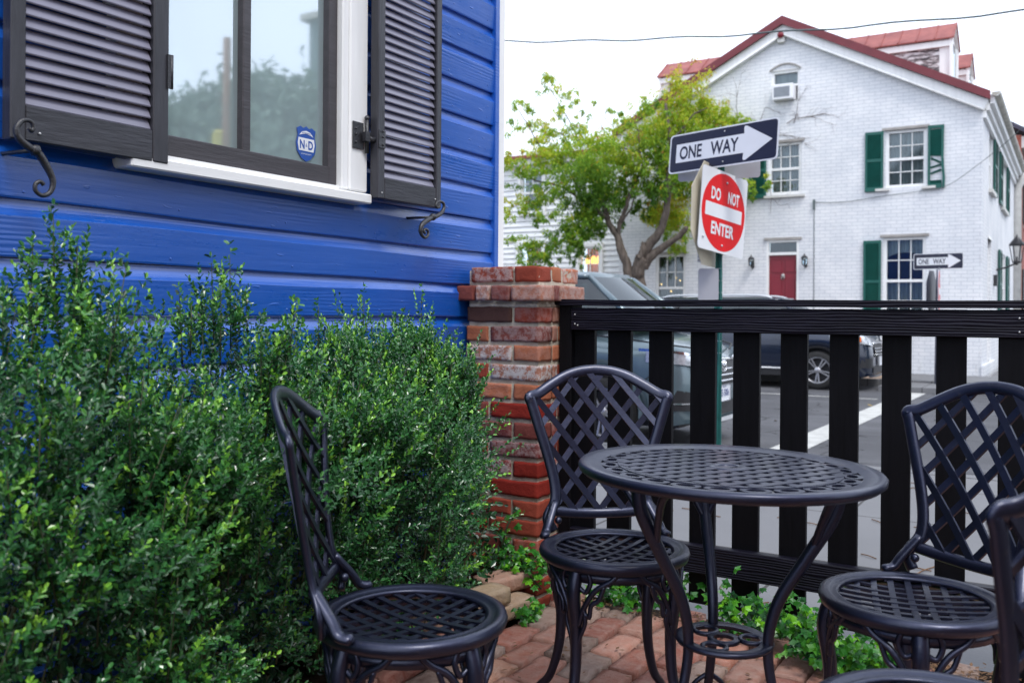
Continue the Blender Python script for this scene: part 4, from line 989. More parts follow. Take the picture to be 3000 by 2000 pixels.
# ================================================================== WHITE BRICK HOUSE
FY = 20.3; SX = -1.56; XL = -9.40; RX = -5.48; BZ = -.17
wh = thing('brick_house', 'white painted brick house with red metal roof, gable end facing the street', 'house', (RX, FY, BZ))
def hw(o): return world_child(o, wh)
def topz(x): return 7.44-abs(x-RX)*.523
def wall_cols(mb, xs, x0, x1, holes, topf, zb, Y, extra=()):
    br = sorted(set([x0, x1]+[h[0] for h in holes]+[h[1] for h in holes]+list(extra)))
    for a, b in zip(br[:-1], br[1:]):
        hs = sorted([h for h in holes if h[0] <= a+1e-6 and h[1] >= b-1e-6], key=lambda h: h[2]); z = zb
        for h in hs: mb.add([xs(a, z), xs(b, z), xs(b, h[2]), xs(a, h[2])], [(0, 1, 2, 3)]); z = h[3]
        mb.add([xs(a, z), xs(b, z), xs(b, topf(b)), xs(a, topf(a))], [(0, 1, 2, 3)])
FH = [(-5.83, -5.12, BZ, 2.66), (-3.39, -2.58, .85, 2.64), (-3.36, -2.58, 3.66, 4.85), (-5.80, -5.08, 3.66, 4.80), (-5.74, -5.13, 5.70, 6.38), (-8.46, -7.72, .85, 2.42), (-8.46, -7.72, 3.62, 4.75)]
g = MB(); wall_cols(g, lambda x, z: (x, FY, z), XL, SX, FH, lambda x: topz(x)-.1, BZ-.3, FY, (RX,))
for (a, b, c, d) in FH:     # reveals
    for q in ([(a, c), (a, d)], [(b, c), (b, d)], [(a, d), (b, d)], [(a, c), (b, c)]):
        (x_, z_), (x2, z2) = q; g.add([(x_, FY, z_), (x2, FY, z2), (x2, FY+.12, z2), (x_, FY+.12, z_)], [(0, 1, 2, 3)])
SH = [(21.9, 22.85, 3.72, 4.98), (25.6, 27.4, 3.72, 4.98), (21.66, 22.6, BZ, 2.66), (25.6, 27.4, .9, 2.6)]
wall_cols(g, lambda y, z: (SX, y, z), FY, 32.0, SH, lambda y: 5.30, BZ-.3, 0)
for (a, b, c, d) in SH:
    for q in ([(a, c), (a, d)], [(b, c), (b, d)], [(a, d), (b, d)], [(a, c), (b, c)]):
        (x_, z_), (x2, z2) = q; g.add([(SX, x_, z_), (SX, x2, z2), (SX-.12, x2, z2), (SX-.12, x_, z_)], [(0, 1, 2, 3)])
g.add([(XL, FY, BZ-.3), (XL, 32, BZ-.3), (XL, 32, 5.3), (XL, FY, 5.3)], [(0, 1, 2, 3)])
g.bb(SX, SX+.05, FY-.03, FY+3.0, BZ-.3, .04)
hw(g.build('wall', M_WBRICK))
# roof
g = MB()
for sg in (-1, 1):
    xe = RX+sg*4.04; ze = 7.50-4.04*.523
    P = [(RX, FY-.16, 7.50), (xe, FY-.16, ze), (xe, 32.1, ze), (RX, 32.1, 7.50)]
    g.add(P+[(x, y, z-.10) for x, y, z in P], [(0, 1, 2, 3), (7, 6, 5, 4), (0, 4, 5, 1), (1, 5, 6, 2), (2, 6, 7, 3)])
    for k in range(20):
        yy = FY+.4+k*.6; g.tube([(RX, yy, 7.515), (xe, yy, ze+.015)], .018, 4)
roof = hw(g.build('roof', M_ROOF))
g = MB()
for sg in (-1, 1):
    P = [(RX, FY-.185, 7.545), (RX+sg*4.06, FY-.185, 7.545-4.06*.523), (RX+sg*4.06, FY-.185, 7.545-4.06*.523-.17), (RX, FY-.185, 7.36)]
    g.add(P+[(x, FY-.15, z) for x, y, z in P], [(0, 1, 2, 3), (7, 6, 5, 4), (0, 4, 5, 1), (1, 5, 6, 2), (2, 6, 7, 3)])
hw(g.build('red_rake', M_RAKE))
g = MB()
for sg in (-1, 1):
    P = [(RX, FY-.10, 7.37), (RX+sg*4.02, FY-.10, 7.37-4.02*.523), (RX+sg*3.93, FY-.10, 7.37-4.02*.523-.20), (RX, FY-.10, 7.13)]
    g.add(P+[(x, FY+.02, z) for x, y, z in P], [(0, 1, 2, 3), (7, 6, 5, 4), (3, 2, 6, 7), (1, 5, 6, 2)])
    g.tube([(RX, FY-.115, 7.15), (RX+sg*3.95, FY-.115, 7.15-3.95*.523-.02)], .022, 6)
g.bb(SX, SX+.12, FY, 32, 5.08, 5.32); g.bb(SX, SX+.06, FY, 32, 4.94, 5.10); g.bb(SX+.1, SX+.2, FY, 32, 5.20, 5.38)
hw(g.build('white_rake', M_WHITE))
# gutter and downpipe on the street side
g = MB(); n = 8
for i in range(n):
    a0_, a1_ = math.pi+math.pi*i/n, math.pi+math.pi*(i+1)/n; c = Vector((SX+.23, 0, 5.42)); r_ = .085
    p = [Vector((c.x+r_*math.cos(a), 0, c.z+r_*math.sin(a))) for a in (a0_, a1_)]
    g.add([(p[0].x, FY-.05, p[0].z), (p[1].x, FY-.05, p[1].z), (p[1].x, 32, p[1].z), (p[0].x, 32, p[0].z)], [(0, 1, 2, 3)])
g.add([(SX+.145, FY-.05, 5.42), (SX+.315, FY-.05, 5.42), (SX+.29, FY-.05, 5.36), (SX+.23, FY-.05, 5.335), (SX+.17, FY-.05, 5.36)], [(0, 1, 2, 3, 4)])
hw(g.build('gutter', M_GUT))
g = MB(); g.tube([(SX+.23, 31.4, 5.3), (SX+.20, 31.4, 5.1), (SX+.09, 31.4, 4.85), (SX+.09, 31.4, BZ)], .11, 8); hw(g.build('downpipe', M_BONE))

def house_window(P, name, x0, x1, z0, z1, plane, axis='y', nx=3, upper='lace', lower='lace', parent_fn=None, muntin=.018, frame=.06, grid_low=True, room=None):
    """sash window recessed in a wall; axis 'y': wall plane Y=plane facing -Y, axis 'x': wall plane X=plane facing +X"""
    def bbx(g, a, b, c, d, d0, d1, **k):
        if axis == 'y': g.bb(a, b, plane+d0, plane+d1, c, d, **k)
        else: g.bb(plane-d1, plane-d0, a, b, c, d, **k)
    g = MB(); f = frame
    bbx(g, x0, x0+f, z0, z1, .03, .11); bbx(g, x1-f, x1, z0, z1, .03, .11); bbx(g, x0+f, x1-f, z1-f, z1, .03, .11); bbx(g, x0+f, x1-f, z0, z0+f, .03, .11)
    zm = (z0+z1)/2; bbx(g, x0+f, x1-f, zm-.035, zm+.02, .04, .12)
    w = x1-x0-2*f
    for i in range(1, nx): xm = x0+f+w*i/nx; bbx(g, xm-muntin/2, xm+muntin/2, zm, z1-f, .055, .08)
    bbx(g, x0+f, x1-f, (zm+z1-f)/2-.009, (zm+z1-f)/2+.009, .055, .08)
    if grid_low:
        for i in range(1, nx): xm = x0+f+w*i/nx; bbx(g, xm-muntin/2, xm+muntin/2, z0+f, zm-.03, .075, .10)
        bbx(g, x0+f, x1-f, (zm+z0+f)/2-.009, (zm+z0+f)/2+.009, .075, .10)
    fr = parent_fn(g.build(name, M_WHITE))
    g = MB(); bbx(g, x0+f, x1-f, z0+f, z1-f, .090, .094); gg = g.build('pane', M_HGLASS); gg.parent = fr
    def curtain(za, zb, mat, arch=False):
        g = MB(); n = 30; vs = []; fs = []
        for i in range(n+1):
            u = x0+f+w*i/n; d = .16+.02*math.sin(i*1.4)+.008*math.sin(i*3.3); zz = za+(.09*(1-(2*i/n-1)**2) if arch else 0)
            for z in (zz, zb): vs.append((u, plane+d, z) if axis == 'y' else (plane-d, u, z))
        for i in range(n): fs.append((2*i, 2*i+2, 2*i+3, 2*i+1))
        g.add(vs, fs); q = g.build('curtain', mat); q.parent = fr
    if upper == 'lace': curtain(zm-.02, z1-f, M_LACE)
    elif upper == 'swag': curtain(zm+(z1-zm)*.55, z1-f, M_CURT, True)
    if lower == 'lace': curtain(z0+f, zm, M_LACE)
    elif lower == 'cloth': curtain(z0+f, zm, simple('grey_half_curtain', (.12, .115, .105), .9, .3, 12, 0, stretch=(3, 3, .1)))
    g = MB(); bbx(g, x0, x1, z0, z1, .45, .47); q = g.build('room_darkness', room or M_DARKIN); q.parent = fr
    return fr
def shutter_far(x0, x1, z0, z1, axis='y', plane=FY, fn=hw, broken=False):
    g = MB(); f = .045
    def bbx(g, a, b, c, d, d0, d1):
        if axis == 'y': g.bb(a, b, plane-d1, plane-d0, c, d)
        else: g.bb(plane+d0, plane+d1, a, b, c, d)
    zm = z0+(z1-z0)*.52
    if not broken:
        bbx(g, x0, x0+f, z0, z1, .015, .055); bbx(g, x1-f, x1, z0, z1, .015, .055)
    else:
        bbx(g, x0, x0+f, z0, z1, .015, .055)
        for i in range(6):
            za, zb_ = z0+(z1-z0)*i/6, z0+(z1-z0)*(i+1)/6; dx = [.012, .018, .0, -.010, -.006, -.008, -.002]
            g.add([(x1-f+dx[i], plane-.055, za), (x1+dx[i], plane-.055, za), (x1+dx[i+1], plane-.055, zb_), (x1-f+dx[i+1], plane-.055, zb_), (x1-f+dx[i], plane-.015, za), (x1+dx[i], plane-.015, za), (x1+dx[i+1], plane-.015, zb_), (x1-f+dx[i+1], plane-.015, zb_)], [(0, 1, 2, 3), (7, 6, 5, 4), (0, 3, 7, 4), (1, 5, 6, 2)])
    for a, b in ((z0, z0+.09), (zm-.03, zm+.03), (z1-.06, z1)):
        if broken and a < zm-.02 and a > z0+.02: continue
        bbx(g, x0+f, x1-f, a, b, .016, .053)
    fr = fn(g.build('shutter', M_GFR))
    g = MB(); z = z0+.10
    while z < z1-.07:
        bad = broken and z0+.17 < z < zm+.02
        if not bad or random.random() < .22:
            T = Matrix.Rotation(R(32) if axis == 'y' else R(-32), 4, 'X' if axis == 'y' else 'Y')
            if bad: T = Matrix.Rotation(random.uniform(-.6, .6), 4, 'Y') @ T
            c = ((x0+x1)/2, plane-.034, z) if axis == 'y' else (plane+.034, (x0+x1)/2, z)
            d = (x1-x0-2*f, .008, .045) if axis == 'y' else (.008, x1-x0-2*f, .045)
            g.box(c, d, M=T)
        z += .038
    q = g.build('louvers', M_GFR); q.parent = fr
    return fr
w1 = house_window(0, 'window', -3.36, -2.58, 3.66, 4.85, FY, parent_fn=hw)
w2_ = house_window(0, 'window', -3.39, -2.58, .85, 2.64, FY, upper='swag', lower='lace', parent_fn=hw)
w3 = house_window(0, 'window', -5.80, -5.08, 3.66, 4.80, FY, parent_fn=hw)
w4 = house_window(0, 'window', -8.46, -7.72, .85, 2.42, FY, upper='none', lower='cloth', parent_fn=hw, grid_low=False)
w5 = house_window(0, 'window', -8.46, -7.72, 3.62, 4.75, FY, parent_fn=hw)
# attic window with air conditioner
g = MB(); f = .05; a, b, c, d = -5.74, -5.13, 5.70, 6.38
g.bb(a, a+f, FY+.03, FY+.1, c, d); g.bb(b-f, b, FY+.03, FY+.1, c, d); g.bb(a+f, b-f, FY+.03, FY+.1, d-f, d); g.bb(a+f, b-f, FY+.03, FY+.1, 6.03, 6.07)
at = hw(g.build('window', M_WHITE))
g = MB(); g.bb(a+f, b-f, FY+.09, FY+.093, 6.05, d-f); q = g.build('pane', M_HGLASS); q.parent = at
g = MB(); g.bb(a, b, FY+.16, FY+.17, 6.05, d); q = g.build('curtain', M_LACE); q.parent = at
g = MB(); g.bb(a, b, FY+.4, FY+.42, c, d); q = g.build('room_darkness', M_DARKIN); q.parent = at
ac = hw(MB().bb(-5.67, -5.22, FY-.22, FY+.2, 5.71, 6.04, bev=.01).build('air_conditioner', M_ACW))
q = MB().bb(-5.63, -5.29, FY-.224, FY-.221, 5.76, 5.98).build('grille', M_ACG); q.parent = ac
g = MB()    # segmental arch over the attic window
n = 12
for i in range(n):
    t0_, t1_ = i/n, (i+1)/n; zf = lambda t: 6.38+.10*(1-(2*t-1)**2)*1.3
    xa, xb = -5.78+.68*t0_, -5.78+.68*t1_
    g.add([(xa, FY-.035, zf(t0_)), (xb, FY-.035, zf(t1_)), (xb, FY-.035, zf(t1_)+.03), (xa, FY-.035, zf(t0_)+.03), (xa, FY+.01, zf(t0_)), (xb, FY+.01, zf(t1_)), (xb, FY+.01, zf(t1_)+.03), (xa, FY+.01, zf(t0_)+.03)], [(0, 1, 2, 3), (0, 4, 5, 1), (3, 2, 6, 7)])
hw(g.build('arch_moulding', M_LINTEL))
g = MB(); hw(MB().bb(-5.74, -5.13, FY-.004, FY+.0, 6.38, 6.40).build('arch_panel', M_BONE))
# lintels and sills
for (a, b, z) in ((-3.43, -2.52, 4.85), (-3.45, -2.52, 2.64), (-5.86, -5.02, 4.80), (-5.88, -5.06, 2.66), (-8.5, -7.68, 2.42), (-8.5, -7.68, 4.75)): hw(MB().bb(a, b, FY-.035, FY+.10, z, z+.055).build('lintel', M_LINTEL))
for (a, b, z) in ((-3.55, -3.28, 3.60), (-2.66, -2.40, 3.60), (-3.40, -2.54, .78), (-5.88, -5.0, 3.59), (-8.5, -7.68, .78), (-8.5, -7.68, 3.55)): hw(MB().bb(a, b, FY-.08, FY+.08, z, z+.05).build('sill', M_BONE))
for (a, b, c, d, br) in ((-3.76, -3.40, 3.60, 4.84, 0), (-2.55, -2.25, 3.60, 4.87, 1), (-3.78, -3.43, .80, 2.58, 0), (-6.22, -5.84, 3.60, 4.80, 0)):
    q = shutter_far(a, b, c, d, broken=bool(br))
    if br: q['label'] = 'broken green shutter with missing slats'
for (a, b, c, d) in ((22.95, 23.75, 3.72, 4.98), (24.75, 25.5, 3.72, 4.98), (27.5, 28.3, 3.72, 4.98), (24.6, 25.4, .9, 2.6), (27.5, 28.4, .9, 2.6)): shutter_far(a, b, c, d, 'x', SX)
house_window(0, 'window', 21.9, 22.85, 3.72, 4.98, SX, 'x', parent_fn=hw); house_window(0, 'window', 25.6, 27.4, 3.72, 4.98, SX, 'x', parent_fn=hw); house_window(0, 'window', 25.6, 27.4, .9, 2.6, SX, 'x', parent_fn=hw)
hw(MB().bb(SX-.1, SX-.06, 21.66, 22.6, BZ, 2.5).bb(SX-.11, SX+.02, 21.62, 22.64, 2.66, 2.72).build('side_door', M_WHITE))
hw(MB().bb(SX, SX+.08, 21.8, 22.95, 3.64, 3.72).build('sill', M_BONE)); hw(MB().bb(SX, SX+.08, 25.5, 27.5, 3.64, 3.72).build('sill', M_BONE))
# front door
dr = hw(MB().bb(-5.78, -5.17, FY+.06, FY+.10, .05, 2.33).build('door', M_RDOOR))
g = MB()
for i in range(2):
    for (z0_, z1_) in ((1.95, 2.22), (1.12, 1.82), (.2, .95)):
        xa = -5.72+.29*i; g.bb(xa, xa+.215, FY+.048, FY+.061, z0_, z1_, bev=.012)
q = g.build('door_panel', M_RDOOR); q.parent = dr
g = MB(); g.lathe([(.012, 0), (.045, .012), (.02, .03), (.001, .034)], 12, Matrix.Translation((-5.475, FY+.05, 1.88)) @ Matrix.Rotation(R(90), 4, 'X')); g.tube([(-5.51, FY+.04, 1.86), (-5.50, FY+.03, 1.80), (-5.45, FY+.03, 1.80), (-5.44, FY+.04, 1.86)], .010, 6)
q = g.build('door_knocker', M_RUNG); q.parent = dr
g = MB(); g.bb(-5.83, -5.78, FY+.0, FY+.10, .0, 2.66); g.bb(-5.17, -5.12, FY, FY+.10, .0, 2.66); g.bb(-5.78, -5.17, FY+.0, FY+.1, 2.33, 2.39); g.bb(-5.78, -5.17, FY+.0, FY+.1, 2.61, 2.66)
q = g.build('door_frame', M_WHITE); q.parent = dr
q = MB().bb(-5.78, -5.17, FY+.08, FY+.084, 2.39, 2.61).build('transom_pane', M_HGLASS); q.parent = dr
q = MB().bb(-5.78, -5.17, FY+.13, FY+.14, 2.39, 2.61).build('transom_darkness', M_DARKIN); q.parent = dr
hw(MB().bb(-5.95, -5.0, FY-.4, FY-.0, BZ, .0, bev=.01).build('door_step', M_BONE))
def lantern(c, k=1., side='y'):
    g = MB(); T = Matrix.Translation(c) @ Matrix.Scale(k, 4)
    g.M = T
    g.tube([(0, .14, -.12), (0, .10, -.16), (0, .02, -.13)], .01, 6); g.box((0, .135, -.06), (.06, .02, .16))
    for i in range(6):
        a = i*math.pi/3; g.tube([(math.cos(a)*.045, math.sin(a)*.045, -.10), (math.cos(a)*.065, math.sin(a)*.065, .06)], .006, 4)
    g.lathe([(.001, .15), (.012, .14), (.02, .11), (.075, .06), (.07, .05), (.001, .055)], 6); g.lathe([(.001, -.12), (.05, -.105), (.05, -.095), (.001, -.10)], 6)
    g.tube([(0, 0, -.10), (0, 0, 0)], .012, 6)
    q = g.build('wall_lantern', M_IRON); q = hw(q)
    g = MB(); g.M = T; g.lathe([(.040, -.09), (.058, .05)], 6, smooth=False); p_ = g.build('lantern_glass', M_HGLASS); p_.parent = q
lantern((-6.13, FY-.14, 2.20)); lantern((-4.97, FY-.14, 2.20))
T0 = Matrix.Rotation(R(-90), 4, 'Z')
g = MB(); 
for i in range(6):
    a = i*math.pi/3; g.tube([(SX+.42+math.cos(a)*.09, 24.2+math.sin(a)*.09, 2.28), (SX+.42+math.cos(a)*.15, 24.2+math.sin(a)*.15, 2.66)], .014, 4)
g.lathe([(.001, .26), (.03, .2), (.17, .02), (.15, -.01), (.001, 0)], 6, Matrix.Translation((SX+.42, 24.2, 2.66))); g.lathe([(.001, 0), (.1, .01), (.09, -.03), (.001, -.05)], 6, Matrix.Translation((SX+.42, 24.2, 2.28)))
g.tube([(SX, 24.2, 2.1), (SX+.2, 24.2, 2.15), (SX+.42, 24.2, 2.25)], .02, 6); g.tube([(SX+.42, 24.2, 2.2), (SX+.42, 24.2, 2.4)], .025, 6); hw(g.build('wall_lantern', M_IRON))
hw(MB().bb(SX, SX+.08, 23.3, 23.5, 1.7, 1.95).build('mail_box', M_IRON))
al = hw(MB().bb(-5.60, -5.44, FY-.10, FY, 6.98, 7.12, bev=.01).build('alarm_siren', M_BONE)); q = MB().sphere((-5.52, FY-.12, 7.14), .07, 10).build('alarm_lens', M_RDOOR); q.parent = al
# tiny bulbs in the windows
g = MB()
for x, z in ((-8.36, 1.72), (-8.12, 1.55), (-7.90, 1.80), (-7.80, 1.66), (-7.77, 1.67), (-8.0, 1.86)): g.sphere((x, FY+.135, z), .016, 6)
for x, z in ((-3.12, 1.27), (-3.04, 1.30), (-3.0, 1.29)): g.sphere((x, FY+.13, z), .012, 6)
hw(g.build('window_bulbs', M_BULB))
# dormers
def dormer(yc, xf, sg, label=None):
    hwid = .55; zrdg = 7.30; zev = 6.86; zb = 7.50-abs(xf-RX)*.523-.05; xb = RX+sg*1.2
    g = MB()
    for yy in (yc-hwid, yc+hwid):
        g.add([(xf, yy, zb), (xf, yy, zev), (RX+sg*.9, yy, zev), (RX+sg*1.0, yy, 7.50-1.0*.523)], [(0, 1, 2, 3)])
    d_ = hw(g.build('dormer', M_PEEL))
    g = MB(); xe = xf+sg*.09
    for s2 in (-1, 1):
        P = [(xe, yc, zrdg), (xe, yc+s2*(hwid+.10), zev-.02), (RX+sg*.5, yc+s2*(hwid+.10), zev-.02), (RX+sg*.2, yc, zrdg)]
        g.add(P+[(x, y, z+.03) for x, y, z in P], [(0, 1, 2, 3), (7, 6, 5, 4), (0, 4, 5, 1), (1, 5, 6, 2)])
        for k in range(7):
            xx = xe-sg*(.02+.36*k); g.tube([(xx, yc, zrdg+.035), (xx, yc+s2*(hwid+.1), zev+.015)], .016, 4)
    q = g.build('dormer_roof', M_ROOF); q.parent = d_
    g = MB()
    g.add([(xf, yc-hwid, zb), (xf, yc+hwid, zb), (xf, yc+hwid, zev), (xf, yc, zrdg-.03), (xf, yc-hwid, zev)], [(0, 1, 2, 3, 4)])
    for s2 in (-1, 1):
        g.bb(min(xf, xf+sg*.05), max(xf, xf+sg*.05), yc+s2*hwid-.07, yc+s2*hwid+.07, zb, zev); g.bb(min(xf-sg*1.6, xf+sg*.02), max(xf-sg*1.6, xf+sg*.02), yc+s2*(hwid+.03)-.03, yc+s2*(hwid+.03)+.03, zev-.16, zev-.03)
        g.bb(min(xf, xf+sg*.04), max(xf, xf+sg*.04), yc+s2*.38-.04, yc+s2*.38+.04, zb, zev)
        g.tube([(xf+sg*.03, yc+s2*(hwid+.08), zev-.04), (xf+sg*.03, yc, zrdg-.04)], .045, 4)
    g.bb(xf-sg*.2 if sg > 0 else xf, xf if sg > 0 else xf+.2, yc-hwid-.005, yc-hwid+.05, zb, zev)
    q = g.build('dormer_trim', M_WHITE); q.parent = d_
    g = MB(); g.bb(min(xf+sg*.004, xf+sg*.02), max(xf+sg*.004, xf+sg*.02), yc-.33, yc+.33, zb+.1, zev); q = g.build('dormer_pane', M_HGLASS); q.parent = d_
dormer(21.85, -2.27, 1); dormer(24.6, -2.20, 1); dormer(21.85, -8.75, -1)
# cables and vine twigs on the facade
g = MB(); g.tube(smooth_path([(-4.80, FY-.02, 3.45), (-4.2, FY-.02, 3.42), (-3.4, FY-.03, 3.50), (-2.6, FY-.04, 3.56), (-2.2, FY-.1, 3.62), (-1.7, FY-.35, 3.90), (-.8, FY-.9, 4.55), (1.0, FY-2, 6.2)], 5), .006, 5)
g.tube([(-4.80, FY-.015, 3.5), (-4.80, FY-.015, 3.3), (-4.79, FY-.015, 0)], .006, 5); g.box((-4.80, FY-.03, 3.40), (.04, .04, .22)); hw(g.build('facade_cable', M_CABLE))
g = MB(); random.seed(5)
def twig(p, d, l, r_, dep):
    P = [Vector(p)]
    for i in range(5): d = (d+Vector((random.gauss(0, .25), random.gauss(0, .04), random.gauss(0, .25)))).normalized(); P.append(P[-1]+d*l/5)
    for q_ in P: q_.y = min(q_.y, FY-.012)
    g.tube(P, [r_*.55*(1-i/7) for i in range(6)], 4)
    if dep: 
        for k in range(3): i_ = random.randrange(1, 6); twig(P[i_], (d+Vector((random.gauss(0, .7), 0, random.gauss(0, .7)))).normalized(), l*.55, r_*.55, dep-1)
for p, d, l in (((-6.6, FY-.03, 5.25), Vector((.75, 0, .55)), 1.15), ((-6.15, FY-.03, 4.95), Vector((.9, 0, .3)), 1.3), ((-6.1, FY-.05, 4.95), Vector((.2, 0, 1)), .7), ((-5.4, FY-.03, 5.2), Vector((.9, 0, .35)), .9), ((-5.25, FY-.02, 5.2), Vector((-.1, 0, 1)), .5), ((-5.9, FY-.03, 4.1), Vector((.5, 0, -1)), .9), ((-8.3, FY-.03, 2.6), Vector((.7, 0, -.3)), .4)): twig(p, d, l, .016, 2)
hw(g.build('bare_vine', M_TWIG))

# ================================================================== LEFT CLAPBOARD HOUSE
lh = thing('clapboard_house', 'white weathered clapboard house with lit window, left of the brick house', 'house', (-14, FY, BZ))
def hl(o): return world_child(o, lh)
LH = [(-10.50, -9.93, 1.05, 2.66), (-12.2, -11.55, 3.58, 4.62), (-12.25, -11.55, 1.0, 2.72), (-15.2, -14.5, 3.58, 4.62), (-15.2, -14.5, 1.0, 2.72)]
g = MB(); br = [-22, XL-.01]
zz = BZ-.1
while zz < 5.0:
    def xs2(a, z): return (a, FY+.05-.02*(1-(z-zz)/.135), z)
    z2 = zz+.135; segs = [(-22, XL-.01)]
    for (a, b, c, d) in LH:
        if c < z2-.02 and d > zz+.02:
            ns_ = []
            for s0, s1 in segs:
                if a > s0 and b < s1: ns_ += [(s0, a), (b, s1)]
                else: ns_.append((s0, s1))
            segs = ns_
    for s0, s1 in segs: g.add([(s0, FY+.022, zz), (s1, FY+.022, zz), (s1, FY+.055, z2), (s0, FY+.055, z2), (s0, FY+.055, zz), (s1, FY+.055, zz)], [(0, 1, 2, 3), (0, 4, 5, 1)])
    zz = z2
hl(g.build('wall', M_CLAP))
P = [(-22.2, FY-.25, 5.02), (XL-.02, FY-.25, 5.02), (XL-.02, 24.5, 5.25), (-22.2, 24.5, 5.25)]
g = MB(); g.add(P+[(x, y, z-.08) for x, y, z in P], [(0, 1, 2, 3), (7, 6, 5, 4), (0, 4, 5, 1)]); hl(g.build('roof', M_ROOF))
hl(MB().bb(-22, XL-.02, FY-.15, FY+.03, 4.80, 4.95).build('eaves_board', M_WHITE))
for i, (a, b, c, d) in enumerate(LH):
    wv_ = house_window(0, 'window', a, b, c, d, FY, nx=2, upper='none' if i == 0 or i == 2 else 'lace', lower='none' if i == 0 or i == 2 else 'cloth', parent_fn=hl, grid_low=False, muntin=.03, frame=.05, room=M_WARM if i in (0, 2) else None)
    q = MB().bb(a-.08, a, FY-.02, FY+.06, c-.08, d+.1).bb(b, b+.08, FY-.02, FY+.06, c-.08, d+.1).bb(a, b, FY-.02, FY+.06, d, d+.1).bb(a, b, FY-.04, FY+.06, c-.07, c).build('casing', M_WHITE); q.parent = wv_
ch = thing('pendant_lamp', 'glowing amber lamps hanging inside the clapboard house window', 'lamp', (-10.2, FY+.25, 2.3))
g = MB()
for dx in (-.17, -.02, .13): g.lathe([(.03, .10), (.055, .06), (.078, -.05), (.07, -.09), (.001, -.09)], 12, Matrix.Translation((dx, 0, .04)))
g.build('lamp_shade', M_AMBER, ch).parent = ch
g = MB(); g.tube([(-.17, 0, .14), (-.02, 0, .2), (.13, 0, .14)], .01, 6); g.tube([(-.02, 0, .2), (-.02, 0, .6)], .008, 6); g.build('lamp_arm', M_IRON, ch).parent = ch

# ================================================================== RED BRICK HOUSE
rh = thing('brick_house', 'red brick house with dark roof beyond the white one at the right edge', 'house', (-2, 38, BZ))
def hr(o): return world_child(o, rh)
g = MB(); g.bb(-9, -1.42, 32.3, 46, -.4, 6.6); hr(g.build('wall', M_RBRICK))
P = [(-1.0, 32.2, 6.6), (-1.0, 46.2, 6.6), (-5.2, 46.2, 9.2), (-5.2, 32.2, 9.2)]
g = MB(); g.add(P+[(x, y, z-.15) for x, y, z in P], [(0, 1, 2, 3), (7, 6, 5, 4), (0, 4, 7, 3), (0, 1, 5, 4)]); g.add([(-9.3, 32.2, 6.6), (-9.3, 46.2, 6.6), (-5.2, 46.2, 9.2), (-5.2, 32.2, 9.2)], [(0, 1, 2, 3)]); hr(g.build('roof', simple('slate_roof', (.05, .05, .08), .6)))
hr(MB().bb(-1.42, -1.2, 32.3, 46, 6.2, 6.55).build('cornice', M_BONE))
for yy in (34.0, 37.5, 41):
    for z0_ in (.8, 4.0):
        house_window(0, 'window', yy, yy+1.2, z0_, z0_+1.7, -1.42+.10, 'x', nx=2, parent_fn=hr); g = MB(); g.bb(-1.42, -1.36, yy-.75, yy-.05, z0_, z0_+1.7); g.bb(-1.42, -1.36, yy+1.25, yy+1.95, z0_, z0_+1.7); hr(g.build('shutter', M_IRON))
        hr(MB().bb(-1.42, -1.30, yy-.1, yy+1.3, z0_-.12, z0_).build('sill', M_BONE))

# ================================================================== STREET TREE
random.seed(21)
tt = thing('street_tree', 'forked street tree with yellow-green leaves in front of the white houses', 'tree', (-7.9, 18.9, BZ))
EX = lambda x, y: (1450+x/2.411, 200+y/2.411)
TD = 20.2
def tp(x, y, dd=0): return onD(*EX(x, y), TD+dd)
g = MB()
def limb(P, r0_, r1_, n=8):
    Q = smooth_path(P, 5); N_ = len(Q); Q = [q+Vector((random.gauss(0, .008), random.gauss(0, .008), random.gauss(0, .006))) for q in Q]
    g.tube(Q, [(r0_+(r1_-r0_)*(i/(N_-1))**.8)*random.uniform(.92, 1.08) for i in range(N_)], n)
base = onD(1866, 1083, TD)
limb([base, onD(1868, 960, TD), tp(985, 1560), tp(960, 1490)], .22, .12); limb([onD(1868, 960, TD), tp(1015, 1530), tp(1010, 1430, -.1), tp(1040, 1330, -.2)], .19, .13)
limb([tp(960, 1510), tp(935, 1400), tp(895, 1290), tp(860, 1180, .1), tp(800, 1080, .2), tp(770, 960, .3)], .135, .055)
limb([tp(1030, 1360, -.1), tp(1080, 1260, -.2), tp(1150, 1170, -.3), tp(1200, 1050, -.4), tp(1225, 820, -.5), tp(1240, 600, -.5), tp(1230, 420, -.6), tp(1205, 250, -.6)], .14, .03)
limb([tp(1050, 1400, -.1), tp(1100, 1330, -.2), tp(1180, 1270, -.3), tp(1280, 1200, -.5), tp(1360, 1120, -.7)], .12, .05)
limb([tp(870, 1200, .1), tp(880, 1100, 0), tp(940, 940, -.2), tp(980, 830, -.2), tp(1040, 700, -.3), tp(1020, 580, -.3), tp(1020, 470, -.2), tp(985, 380, -.2)], .06, .014)
limb([tp(880, 1120), tp(930, 1040), tp(975, 960), tp(990, 880)], .03, .012)
limb([tp(775, 980, .3), tp(700, 830, .4), tp(640, 730, .5), tp(560, 600, .6), tp(480, 470, .5), tp(380, 440, .4)], .05, .012)
limb([tp(800, 1060, .2), tp(660, 960, .2), tp(560, 890, .3), tp(420, 820, .3), tp(310, 800, .3), tp(160, 735, .2)], .045, .012)
limb([tp(600, 900, .3), tp(560, 790, .4), tp(480, 680, .5), tp(330, 560, .6), tp(230, 400, .5), tp(140, 260, .4)], .03, .008)
limb([tp(640, 730, .5), tp(600, 560, .6), tp(540, 400, .6), tp(450, 250, .6), tp(370, 110, .6)], .025, .007)
